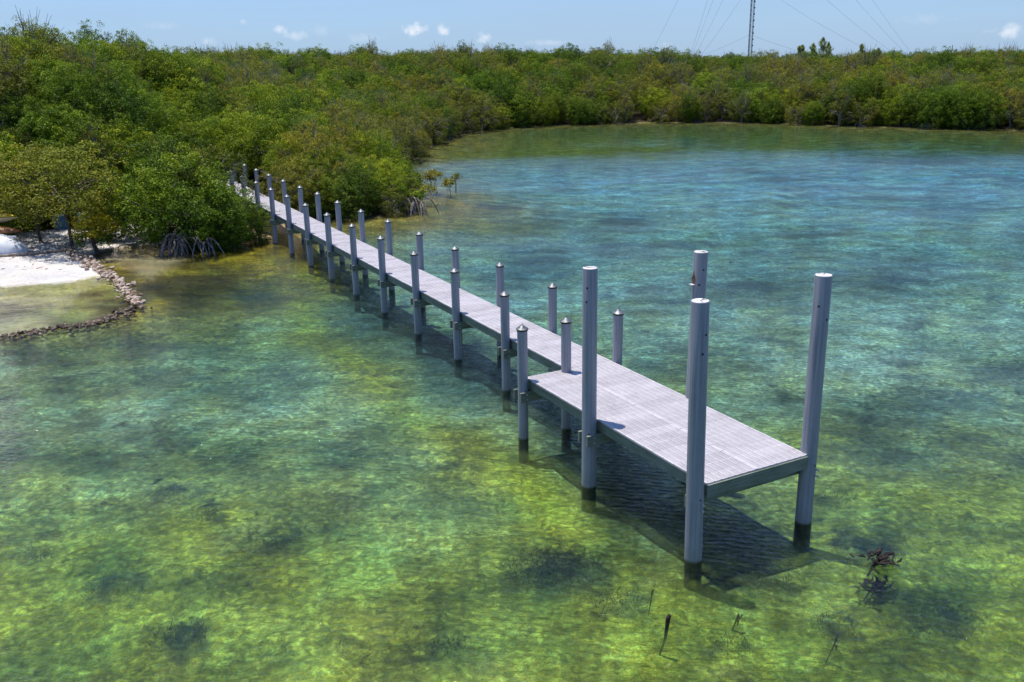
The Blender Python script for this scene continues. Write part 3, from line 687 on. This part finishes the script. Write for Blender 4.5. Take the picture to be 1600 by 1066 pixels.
# skyline trees
tree('tall_tree', -37.0, 85, 5.9, 1, 1.0, 1.50, 0, 'tall dark tree breaking the skyline on the left, left crown of the pair')
tree('tall_tree', -34.2, 85.5, 5.7, 0, .95, 1.45, 2, 'tall dark tree breaking the skyline on the left, right crown of the pair')
tree('tall_tree', 74.4, 150, 3.6, 3, .62, 1.05, 1, 'single round-topped tree standing above the skyline far right')
tree('tall_tree', -7.7, 165, 5.6, 1, .7, 1.5, 1, 'small dark tree clump above the skyline left of centre')
tree('tall_tree', 49.5, 165, 3.3, 0, 1.0, 1.25, 1, 'round dark tree on the skyline left of the mast')
def casuarina(x, y, z, h, label, seed, grp):
    h = h*1.05+.2
    e = empty('casuarina_tree', (x, y, z)); tag(e, label, 'tree', grp); r = np.random.default_rng(seed)
    n = 1100; t = r.random(n); ang = r.uniform(0, 6.28, n); rad_ = (1-t)**.7*h*.24*(.3+r.random(n)*.8)*(1+.5*np.sin(t*22+seed))
    pos = np.stack([rad_*np.cos(ang)+.15*np.sin(t*5), rad_*np.sin(ang), h*(.25+.75*t)], -1)
    dirv = np.stack([np.cos(ang)*.6, np.sin(ang)*.6, .8+r.normal(0,.3,n)], -1); dirv /= np.linalg.norm(dirv, axis=1)[:, None]
    sd = np.cross(dirv, r.normal(size=(n,3))); sd /= np.linalg.norm(sd, axis=1)[:, None]; L = .6; W = .045
    V = np.stack([pos-dirv*L*.5, pos+sd*W, pos+dirv*L*.5, pos-sd*W], 1).reshape(-1, 3)
    m_ = mesh_np('crown', V, np.arange(len(V)).reshape(-1, 4), [M['leaf4']]); fa = m_.attributes.new('tint', 'FLOAT', 'FACE'); fa.data.foreach_set('value', r.random(n).astype(np.float32))
    link('crown', m_, e); mb = MB(); mb.tube([(0,0,-1),(.05,0,h*.5),(.1,0,h*.98)], [.12,.08,.02], 5); mb.build('trunk', M['grey'], e)
for i, (x, y, z, h) in enumerate([(51.3,172,4.2,4.3),(53.0,171,4.2,5.6),(54.2,173,4.2,5.8),(55.2,170,4.0,6.2),(57.2,171,4.0,7.2),(58.6,172,4.0,6.4)]):
    casuarina(x, y, z, h, f'{ordinal(i, 6)} wispy feathery tree of the larger skyline clump right of the mast', 400+i, 'feathery trees in the larger skyline clump')
for i, (x, y, z, h) in enumerate([(63.2,168,3.6,6.3),(65.4,168,3.6,5.4),(66.6,169,3.6,5.6),(67.6,168,3.4,4.6)]):
    casuarina(x, y, z, h, f'{ordinal(i, 4)} wispy feathery tree of the smaller skyline clump further right', 420+i, 'feathery trees in the smaller skyline clump')
for i, (x, y, z, h) in enumerate([(79.6,158,3.4,4.0),(81.5,158,3.4,4.9),(83.8,160,3.4,5.2),(86.0,159,3.4,4.6)]):
    casuarina(x, y, z, h, f'{ordinal(i, 4)} short feathery tree in the row near the right skyline end', 440+i, 'feathery trees at the right end of the skyline')
def bare_tree(x, y, z, h, label, seed, n=16, mat='grey', wd=.7, th=.055):
    r = random.Random(seed); e = empty('bare_tree', (x, y, z)); tag(e, label, 'tree'); mb = MB()
    mb.tube([(0,0,-1.5),(.1,0,h*.45),(.2,.1,h*.8)], [th*2, th*1.4, th], 6); mb.build('trunk', M[mat], e); mb = MB()
    for i in range(n):
        s = Vector((.1,0,h*r.uniform(.25,.8))); a = r.uniform(0,6.28); q = h*wd*r.uniform(.3,1)
        e1 = s + Vector((q*math.cos(a)*.6, q*math.sin(a)*.4, h*r.uniform(.1,.4))); e2 = e1 + Vector((q*.4*math.cos(a+.6), q*.3, h*r.uniform(-.1,.25)))
        mb.tube([s, e1, e2], [th, th*.6, th*.3], 4, cap=False)
        for k in range(3): mb.tube([e1, e1+Vector((r.uniform(-.5,.5), r.uniform(-.5,.5), r.uniform(0,.6)))*h*.25], [th*.5, th*.2], 3, cap=False)
    mb.build('branches', M[mat], e)
def cz_at(x, y):
    land_, d_ = shore_info(np.array([x]), np.array([y])); return float(canopy_h(np.array([x]), np.array([y]), d_)[0])
bare_tree(57.0, 119, cz_at(57,119)-2.2, 3.4, 'bleached dead tree with forked branches on the far right bank', 31, wd=.9, th=.07)
bare_tree(63.2, 118, cz_at(63.2,118)-2.4, 3.2, 'pale dead tree with low spreading branches near the right frame edge', 32, wd=1.0, th=.07)
bare_tree(52.5, 122, cz_at(52.5,122)-2.4, 3.0, 'small bleached snag left of the forked dead tree on the far bank', 33, wd=.8, th=.05)
bare_tree(-30.2, 62, 8.3, 2.4, 'dark spindly twigs rising over the skyline at upper left', 34, n=20, mat='bark', th=.03)
bare_tree(-34.5, 63, 8.6, 2.4, 'thin spiky treetop at the extreme upper left edge of the skyline', 35, n=14, mat='bark', th=.03)

# ------------------------------------------------------------------ guyed mast and poles
mast = empty('radio_mast', (61.6, 240, 3)); tag(mast, 'tall dark lattice radio mast held by guy wires behind the far trees', 'mast')
MH = 84; MW = .46
legs = [Vector((MW*math.cos(a), MW*math.sin(a), 0)) for a in (math.pi/2, math.pi/2+2.094, math.pi/2+4.189)]
for l in legs:
    mb = MB(); mb.tube([l, l+Vector((0,0,MH))], .075, 6); mb.build('mast_leg', M['mast'], mast)
mb = MB(); z = 0
while z < MH-1:
    for k in range(3):
        a_, b_ = legs[k], legs[(k+1) % 3]
        mb.tube([a_+Vector((0,0,z)), b_+Vector((0,0,z+.6))], .03, 3, cap=False); mb.tube([b_+Vector((0,0,z+.6)), a_+Vector((0,0,z+1.2))], .03, 3, cap=False)
        mb.tube([a_+Vector((0,0,z)), b_+Vector((0,0,z))], .03, 3, cap=False)
    z += 1.2
tag(mb.build('lattice_bracing', M['mast'], mast), kind='stuff')
mb = MB(); mb.tube([(.62,-.1,0),(.62,-.1,MH)], .05, 4)
for k in range(int(MH/1.5)): mb.box((.62,-.1,k*1.5+1), (.28,.28,.35))
mb.build('cable_ladder', M['mast'], mast)
LV = [52.2-3, 60.5-3, 35.5-3, 23.5-3, 11.0-3]
def guy(top, anchor, sag):
    p0 = Vector(top); p1 = Vector(anchor); mb = MB(); P_ = []
    for k in range(13):
        t = k/12; p = p0.lerp(p1, t); p.z -= sag*4*t*(1-t); P_.append(p)
    mb.tube(P_, .022, 3, cap=False); mb.build('guy_wire', M['wire'], mast)
for zz, sg in ((60.5,1.5),(48.2,1.3),(35.5,1.2),(23.5,.8)):
    guy((-.4,0,zz), (-17.8,-6,1.0), sg); guy((.4,0,zz), (43,-8,.5), sg*2.2)
guy((0,-.4,60.5), (-29,-6,1), 1.5); guy((-.4,0,11), (-17.8,-6,5.0), .4); guy((.4,0,11), (20,-8,4.5), .5)
p_ = MB(); p_.tube([(0,0,0),(0,0,5.6)], [.12,.05], 6); tag(p_.build('pole', M['bark'], loc=(80.1,170,4.5)), 'thin bare pole sticking up from the right skyline', 'pole')
p_ = MB(); p_.tube([(0,0,0),(0,0,4.4)], [.12,.05], 6); p_.box((0,0,3.3),(.35,.1,.6)); tag(p_.build('pole', M['bark'], loc=(-22.8,160,6.8)), 'thin dark pole with a small box above the trees left of centre', 'pole')
p_ = MB(); p_.tube([(0,0,0),(0,0,4.4)], [.12,.05], 6); tag(p_.build('pole', M['bark'], loc=(-45.6,150,6.9)), 'short thin pole on the skyline above the left trees', 'pole')

# ------------------------------------------------------------------ pier
ZD = 1.44; STEP = 3.07
U = Vector((DV[0], DV[1], 0)); N = Vector((NV[0], NV[1], 0)); ZU = Vector((0,0,1)); AX = (U, N, ZU)
pr = empty('pier', (ORG[0], ORG[1], 0)); tag(pr, 'long narrow grey walkway on capped piles ending in a wider boat platform', 'pier')
def L_(a, b, z): return Vector((a*DV[0]+b*NV[0], a*DV[1]+b*NV[1], z))
ANG = math.atan2(DV[1], DV[0])
def panel_mesh(w, l=.297):
    mb = MB(); h = .035
    # long ribs run along the pier, short slats across, open slots between
    nr_ = 9 if w > 1.18 else 8
    for k in range(nr_):
        y = -w/2+.016 + k*(w-.032)/(nr_-1); mb.box((0, y, -h/2), (l, .040 if k in (0, nr_-1) else .024, h))
    ns = 9
    for k in range(ns):
        x = -l/2+.012 + k*(l-.024)/(ns-1)
        mb.box((x, 0, -h/2-.0035), (.0245, w-.045, h-.009))
    return mb.mesh('deck_panel', [M['deck']])
pm1 = panel_mesh(1.216); pm2 = panel_mesh(1.128); proto_p = None
def put_panel(mesh, a, b):
    o = link('deck_panel', mesh, pr); o.location = L_(a, b, ZD+random.uniform(-.003,.003)); o.rotation_euler = (random.uniform(-.004,.004), random.uniform(-.004,.004), ANG + random.uniform(-.003,.003))
a = 6.26-.152
while a > -44.6:
    put_panel(pm1, a, 0.0); a -= .305
a = 6.26-.152
while a > -.05:
    put_panel(pm2, a, -.61-.010-.564); a -= .305
A0, A1 = -44.6, 6.24
def stringer(a0, a1, b, nm='stringer', h=.22, th=.05):
    mb = MB(); mb.box(L_((a0+a1)/2, b, ZD-.040-h/2), (a1-a0, th, h), AX); mb.build(nm, M['timber'], pr)
for b in (-.565, 0, .565):
    aa = A0
    while aa < A1-.1:
        a2 = min(aa+2*STEP+.35 if aa == A0 else aa+2*STEP, A1); stringer(aa+.004, a2-.004, b); aa = a2
for b in (-1.70, -1.17, -.66): stringer(-.11, A1, b)
mb = MB(); mb.box(L_(6.27, -.57, ZD-.155), (.04, 2.36, .235), AX); mb.build('end_fascia', M['timber'], pr)
mb = MB(); mb.box(L_(-.14, -1.2, ZD-.155), (.04, 1.06, .235), AX); mb.build('end_fascia', M['timber'], pr)
ZB = ZD-.26
def cross_beams(a, b0, b1):
    for s in (-1, 1):
        mb = MB(); mb.box(L_(a+s*.155, (b0+b1)/2, ZB-.115), (.055, b1-b0, .225), AX); mb.build('cross_beam', M['timber'], pr)
def bolts(a, b):
    mb = MB()
    for dz in (-.05, -.17):
        c = L_(a, b, ZB+dz); mb.tube([c-U*.215, c+U*.215], .016, 6)
    mb.build('bolt', M['steel'], pr)
def pile_mesh(r, top, bot=-1.3):
    mb = MB(); mb.lathe([(r*1.0, bot), (r*1.0, -.05), (r*1.0, 0.6), (r*.99, top*.6), (r*.985, top)], 24); return mb.mesh('pile', [M['pile']], True)
def cap_mesh(r):
    mb = MB(); rr = r+.012
    mb.lathe([(rr-.004, -.035), (rr, -.03), (rr, .0)], 24, 1); mb.lathe([(rr+.012, 0), (rr+.014, .012), (rr*.60, .058), (rr*.20, .098), (.012, .112), (.005, .14)], 24, 0)
    return mb.mesh('pile_cap', [M['cap'], M['black']], True)
PT = 2.655; pmesh = pile_mesh(.12, PT); cmesh = cap_mesh(.12)
def put_pile(a, b, dz=0.0):
    o = link('pile', pmesh, pr); o.location = L_(a, b, dz); o.rotation_euler = (random.uniform(-.008,.008), random.uniform(-.008,.008), random.uniform(0,6))
    c = link('pile_cap', cmesh, o); c.location = (0,0,PT); c.rotation_euler = (0,0,random.uniform(0,6))
for k in range(0, 15):
    a = -k*STEP
    if k <= 12: put_pile(a, -.72, random.uniform(-.02,.02))
    put_pile(a, .72, random.uniform(-.02,.02))
    if k == 0: put_pile(a, -1.90); cross_beams(a, -2.05, .87); bolts(a, -1.9)
    else: cross_beams(a, -.87, .87)
    bolts(a, -.72); bolts(a, .72)
def tall_pile(x, y, top, r, tx, ty, label, split=False):
    mb = MB(); prof = [(r*1.03, -1.6), (r*1.03, 0), (r*1.0, top*.4), (r*.99, top*.7), (r, top-.012), (r*.985, top)]
    mb.lathe(prof, 28)
    o = mb.build('mooring_pile', M['pile'], pr, True); o.location = (x-ORG[0], y-ORG[1], 0); o.rotation_euler = (ty, tx, 0); o['label'] = label
    t = MB(); t.lathe([(r*.95, 0), (r*.94, .006)], 20)
    for k in range(4):
        aa = random.uniform(0, 6.28); t.box((r*.42*math.cos(aa), r*.42*math.sin(aa), .0075), (r*.8, .008, .006), (Vector((math.cos(aa), math.sin(aa), 0)), Vector((-math.sin(aa), math.cos(aa), 0)), ZU), 1)
    tp = t.build('pile_top', [M['piletop'], M['snag']], o, True); tp.location = (0,0,top+.001)
    for k in range(3):
        aa = -math.pi/2+random.uniform(-.7,.9); zz = top-random.uniform(.3, .9) if k < 2 else 1.2
        h = MB(); h.tube([(r*.9*math.cos(aa), r*.9*math.sin(aa), zz), (r*1.012*math.cos(aa), r*1.012*math.sin(aa), zz)], .022, 8); h.build('bolt_hole', M['black'], o)
    if split:
        s = MB(); aa = math.radians(205); c = Vector((math.cos(aa), math.sin(aa), 0)); tt = Vector((-math.sin(aa), math.cos(aa), 0))
        q = [c*r*1.01+tt*.0+ZU*(top-.38), c*r*1.015+tt*.055+ZU*(top-.56), c*r*1.02+tt*.035+ZU*(top-.66), c*r*1.02-tt*.035+ZU*(top-.66), c*r*1.015-tt*.055+ZU*(top-.56)]
        s.add([v for v in q]+[v-c*.02 for v in q], [(0,1,2,3,4),(0,5,6,1),(1,6,7,2),(2,7,8,3),(3,8,9,4),(4,9,5,0)]); s.build('split', M['rot'], o)
        s = MB(); s.box(c*(r+.03)+ZU*(top-.675), (.09,.11,.02), (c, tt, ZU)); s.build('splinter', M['piletop'], o)
    return o
tall_pile(1.541, 16.981, 4.60, .148, -.003, .0, 'tall uncapped mooring pile halfway along the near side of the platform')
tall_pile(3.123, 14.022, 4.69, .150, -.018, .0, 'tallest looking uncapped mooring pile at the near outer corner of the platform')
tall_pile(5.466, 15.306, 4.775, .150, -.004, .0, 'tall uncapped mooring pile at the far outer corner of the platform')
tall_pile(3.86, 18.22, 4.62, .148, .012, .0, 'uncapped mooring pile with a split near its top on the far side of the platform', True)
for (px_, py_) in ((1.541,16.981),(3.123,14.022)):
    v = np.array([px_, py_])-ORG; a_, b_ = float(v@DV), float(v@NV)
    if a_ < 5: cross_beams(a_, b_-.16, .9)
    else:
        mb = MB(); mb.box(L_(a_-.18, (b_+.74)/2, ZB-.115), (.055, .90-b_, .225), AX); mb.build('cross_beam', M['timber'], pr)
    bolts(a_, b_); bolts(a_, .78)

# ------------------------------------------------------------------ stone groyne and wet sill
def stone_mesh(seed):
    bm = bmesh.new(); bmesh.ops.create_icosphere(bm, subdivisions=1, radius=1.0); r = random.Random(seed)
    sx, sy, sz = r.uniform(.8,1.35), r.uniform(.7,1.1), r.uniform(.5,.8)
    for v in bm.verts: v.co = Vector((v.co.x*sx, v.co.y*sy, v.co.z*sz))*r.uniform(.78, 1.15)
    me = bpy.data.meshes.new('stone'); bm.to_mesh(me); bm.free(); me.materials.append(M['stone']); return me
SM = [stone_mesh(500+i) for i in range(8)]
SW = []
for s in SM:
    c = s.copy(); c.materials.clear(); c.materials.append(M['stonewet']); SW.append(c)
def stones(path, n, wdt, size, lab, meshes, zf):
    root = empty('stone_wall', (path[0][0], path[0][1], 0)); tag(root, lab, 'stone wall')
    P_ = np.array(path); seg = np.hypot(*np.diff(P_, axis=0).T); cum = np.concatenate([[0], np.cumsum(seg)])
    for i in range(n):
        t = (i+random.random())/n*cum[-1]; x = np.interp(t, cum, P_[:,0]); y = np.interp(t, cum, P_[:,1])
        k = min(np.searchsorted(cum, t), len(seg))-1; k = max(k, 0); d = (P_[k+1]-P_[k])/seg[k]; o_ = random.gauss(0, wdt); x -= d[1]*o_; y += d[0]*o_
        o = link('stone', random.choice(meshes), root); s = size*random.uniform(.55, 1.45)
        o.location = (x-path[0][0], y-path[0][1], zf(t/cum[-1], x, y)+random.uniform(-.02,.08)*(1-min(abs(o_)/wdt, 1))); o.scale = (s, s, s); o.rotation_euler = (random.uniform(-.4,.4), random.uniform(-.4,.4), random.uniform(0,6.3))
stones(GROYNE, 298, .17, .092, 'curved groyne of pale coral stones between beach and tan pool', SM, lambda t, x, y: max(gz(float(x), float(y)), -.05)+.10 if t < .35 else .10)
stones(SILL[:9], 170, .19, .085, 'low wet sill of dark stones closing the shallow beach pool', SW, lambda t, x, y: .03-.07*t)
stones(SILL[8:11], 60, .3, .16, 'submerged dark stones running on from the sill at the left frame edge', SW, lambda t, x, y: -.08)
# driftwood and beach debris
for i, (x, y, l, rz, lab) in enumerate([(-23.1,41.35,2.6,.5,'pale timber edging beam lying in front of the white boat'),(-21.9,42.45,1.8,.7,'grey driftwood pole continuing right of the boat edging')]):
    mb = MB(); mb.tube([(-l/2,0,.0),(0,.05,.02),(l/2,0,.0)], [.09,.08,.06], 7); o = mb.build('driftwood_log', M['log'], smooth=True, loc=(x, y, gz(x, y)+.05)); o.rotation_euler = (0,0,rz); tag(o, lab, 'driftwood')
lm = MB(); r = random.Random(3)
for i in range(750):
    x, y = -r.uniform(15.8, 27), r.uniform(38.5, 50)
    if not inside(np.array([x]), np.array([y]), BEACH)[0]: continue
    if y < 41.0 and r.random() < .7: continue
    z = gz(x, y)+.02; a = r.uniform(0, 3.14); l = r.uniform(.06, .35); lm.tube([(x,y,z),(x+l*math.cos(a), y+l*math.sin(a), z+.02)], r.uniform(.008,.02), 4)
tag(lm.build('beach_debris', M['log']), 'scattered twigs and dead leaves on the upper white sand', 'debris', kind='stuff')

# ------------------------------------------------------------------ boats and gear on the beach
def hull(name, L, W, Hh, mats, parent=None, n=14, m=9, flip=False, full=.75):
    V = []; Fq = []
    for i in range(n+1):
        t = i/n; x = -L/2+L*t; tt = abs(2*t-1); w = W/2*(1-tt**2.6)**full + .012; hh = Hh*(1-.82*tt**2.6)
        for j in range(m+1):
            a = -math.pi/2+math.pi*j/m; yv = w*math.sin(a); zv = -hh*max(0, math.cos(a))**.6
            V.append((x, yv, -zv if flip else zv))
    for i in range(n):
        for j in range(m): k = i*(m+1)+j; Fq.append((k, k+1, k+m+2, k+m+1))
    for i in range(n): k = i*(m+1); Fq.append((k, k+m+1, k+2*m+1, k+m))
    mb = MB(); mb.add(V, Fq); return mb.build(name, mats, parent, True)
bt = empty('rowing_boat', (-24.9, 41.9, .22), .12); bt.scale = (1.15, 1.25, 1.15); tag(bt, 'upturned white boat hull cut off by the left frame edge', 'boat')
h_ = hull('hull', 3.6, 1.5, .85, M['hull'], bt, flip=True, full=.55)
kb = MB(); kb.box((0,0,.66), (2.9,.05,.06)); kb.build('keel', M['hull'], bt)
rl = MB(); rl.tube([(-1.7,0,.02),(-1.2,.48,.02),(0,.76,.02),(1.2,.48,.02),(1.7,0,.02)], .03, 6); rl.build('rub_rail', M['blue'], bt)
k1 = empty('kayak', (-25.45, 43.2, .98), .10); tag(k1, 'rust orange kayak lying right behind the white hull', 'kayak'); o = hull('hull', 3.7, .75, .30, M['orange'], k1, flip=True); 
k2 = empty('kayak', (-26.1, 43.9, 1.60), .12); tag(k2, 'yellow and cream kayak stacked above the orange one', 'kayak'); hull('hull', 4.0, .8, .32, M['cream'], k2)
o = hull('deck', 3.9, .76, .22, M['yellow'], k2, flip=True); o.location.z = .03
rk = MB()
for dx in (-1.2, 1.2):
    for dy in (-.3,.3): rk.tube([(dx,dy,-1.1),(dx,dy,.55)], .045, 6)
    rk.tube([(dx,-.45,-.02),(dx,.45,-.02)], .04, 6); rk.tube([(dx,-.45,-.24),(dx,.45,-.24)], .03, 6)
o = rk.build('kayak_rack', M['log'], loc=(-26.3,43.6,1.25)); o.rotation_euler = (0,0,.1); tag(o, 'wooden rack holding the two kayaks at the left edge', 'rack')
def barrel(x, y, z, r, h, lab, mat):
    e = empty('barrel', (x, y, z)); tag(e, lab, 'barrel'); mb = MB(); mb.lathe([(r*.93,0),(r,.04),(r,h*.3),(r*1.04,h*.33),(r,h*.36),(r,h*.64),(r*1.04,h*.67),(r,h*.7),(r,h*.96),(r*.93,h)], 20); mb.build('drum', mat, e, True)
    mb = MB(); mb.lathe([(r*.85,0),(r*.85,.02),(r*.3,.03)], 20); o = mb.build('lid', M['cream'], e, True); o.location = (0,0,h+.001)
barrel(-22.7, 47.9, .3, .30, .85, 'blue drum half hidden behind the yellow-leaved tree', M['blue'])
bx_ = empty('cool_box', (-24.0, 48.0, .3), .3); bx_.scale = (.6,.6,.8); tag(bx_, 'pale blue box beside the drum behind the yellow-leaved tree', 'box')
mb = MB(); mb.box((0,0,.45),(1.1,.6,.9)); mb.build('body', M['blue'], bx_); mb = MB(); mb.box((0,0,.95),(1.14,.64,.09)); mb.build('lid', M['hull'], bx_)

# ------------------------------------------------------------------ snags in the water
def snag(x, y, top, sp, lab, seed, n=9, lean=.12, th=.028):
    """a drowned stick rooted on the bottom whose tip reaches the height top above (or below) the surface"""
    r = random.Random(seed); e = empty('driftwood_snag', (x, y, 0)); tag(e, lab, 'snag'); mb = MB(); zb = gz(x, y)-.1
    q = [Vector((-lean*1.2, lean*.8, zb)), Vector((-lean*.3, lean*.1, zb*.40)), Vector((0,0,top-.05)), Vector((.03,.01,top))]
    if sp > .2: q = [Vector((-.1, .06, top-.42)), Vector((-.05, .02, top-.25)), Vector((0,0,top-.12)), Vector((.06,.01,top-.05))]
    mb.tube(q, [th*.3, th*.6, th*.95, th*.6], 7); mb.build('stem', M['snag'], e, True); mb = MB()
    for i in range(n):
        a = r.uniform(0,6.28); z = top-r.uniform(0,.30)*min(1, sp*4); l = sp*r.uniform(.4,1)
        p0 = Vector((r.uniform(-.6,.6)*sp, r.uniform(-.5,.5)*sp, z-r.uniform(0,.12)))
        p1 = p0+Vector((l*.5*math.cos(a), l*.5*math.sin(a), r.uniform(-.05,.06))); p2 = p1+Vector((l*.4*math.cos(a+r.uniform(-1,1)), l*.4*math.sin(a), -r.uniform(.0,.22)))
        mb.tube([p0, p1, p2], [.012,.024,.010], 5)
    if n: mb.build('twigs', M['snag'], e, True)
    if sp > .2:
        mm = MB()
        for k in range(40):
            p0 = Vector((r.gauss(0,.55)*sp, r.gauss(0,.35)*sp, top-abs(r.gauss(0,.11)))); a = r.gauss(.3,.9); l = sp*r.uniform(.4,1.1)
            p1 = p0+Vector((l*math.cos(a)*.5, l*math.sin(a)*.5, r.uniform(-.02,.05))); p2 = p1+Vector((l*math.cos(a+.5)*.5, l*math.sin(a+.5)*.5, r.uniform(-.06,.03)))
            mm.tube([p0, p1, p2], [.010, r.uniform(.014,.032), .008], 6)
        tag(mm.build('matted_wood', M['snag'], e, True), kind='stuff')
snag(6.24, 13.75, .14, .24, 'dark tangled driftwood clump breaking the surface right of the platform', 1, 0, .1, .05)
snag(6.10, 13.50, -.22, .21, 'dark drowned twigs just below the tangled clump', 11, 0, .1)
snag(2.36, 12.15, .13, .04, 'short dark stump poking out of the water below the near corner pile', 2, 1, .1, .04)
snag(2.27, 13.15, -.06, .05, 'thin drowned stick left of the near corner pile', 3, 1, .05, .018)
snag(3.66, 12.75, -.30, .08, 'brown drowned stub between the corner piles', 4, 2, .1, .03)
snag(4.9, 11.85, -.10, .05, 'small reddish stub just under the water near the bottom right', 6, 1, .1, .018)

# seagrass tufts on the dark beds close to the camera
gv = []; r = np.random.default_rng(11)
for cx, cy, rx, ry in DARKS:
    if cy > 19: continue
    n = int(1500*rx*ry)+60; th = r.uniform(0, 6.28, n); q = np.sqrt(r.random(n))*1.0
    x = cx+rx*q*np.cos(th)+r.normal(0,.06,n); y = cy+ry*q*np.sin(th)+r.normal(0,.06,n); z = ground_z(x, y)[0]
    a = r.uniform(0, 3.14, n); h = r.uniform(.03,.09,n); w = .007; lx, ly = r.normal(0,.06,n), r.normal(0,.06,n)
    b0 = np.stack([x-w*np.cos(a), y-w*np.sin(a), z-.01], -1); b1 = np.stack([x+w*np.cos(a), y+w*np.sin(a), z-.01], -1); t1 = np.stack([x+lx, y+ly, z+h], -1)
    gv.append(np.stack([b0, b1, t1], 1).reshape(-1, 3))
gv = np.concatenate(gv); gm = mesh_np('seagrass', gv, np.arange(len(gv)).reshape(-1, 3), [M['grass']])
tag(link('seagrass', gm), 'dark seagrass tufts growing on the shallow bottom near the camera', 'seagrass', kind='stuff')
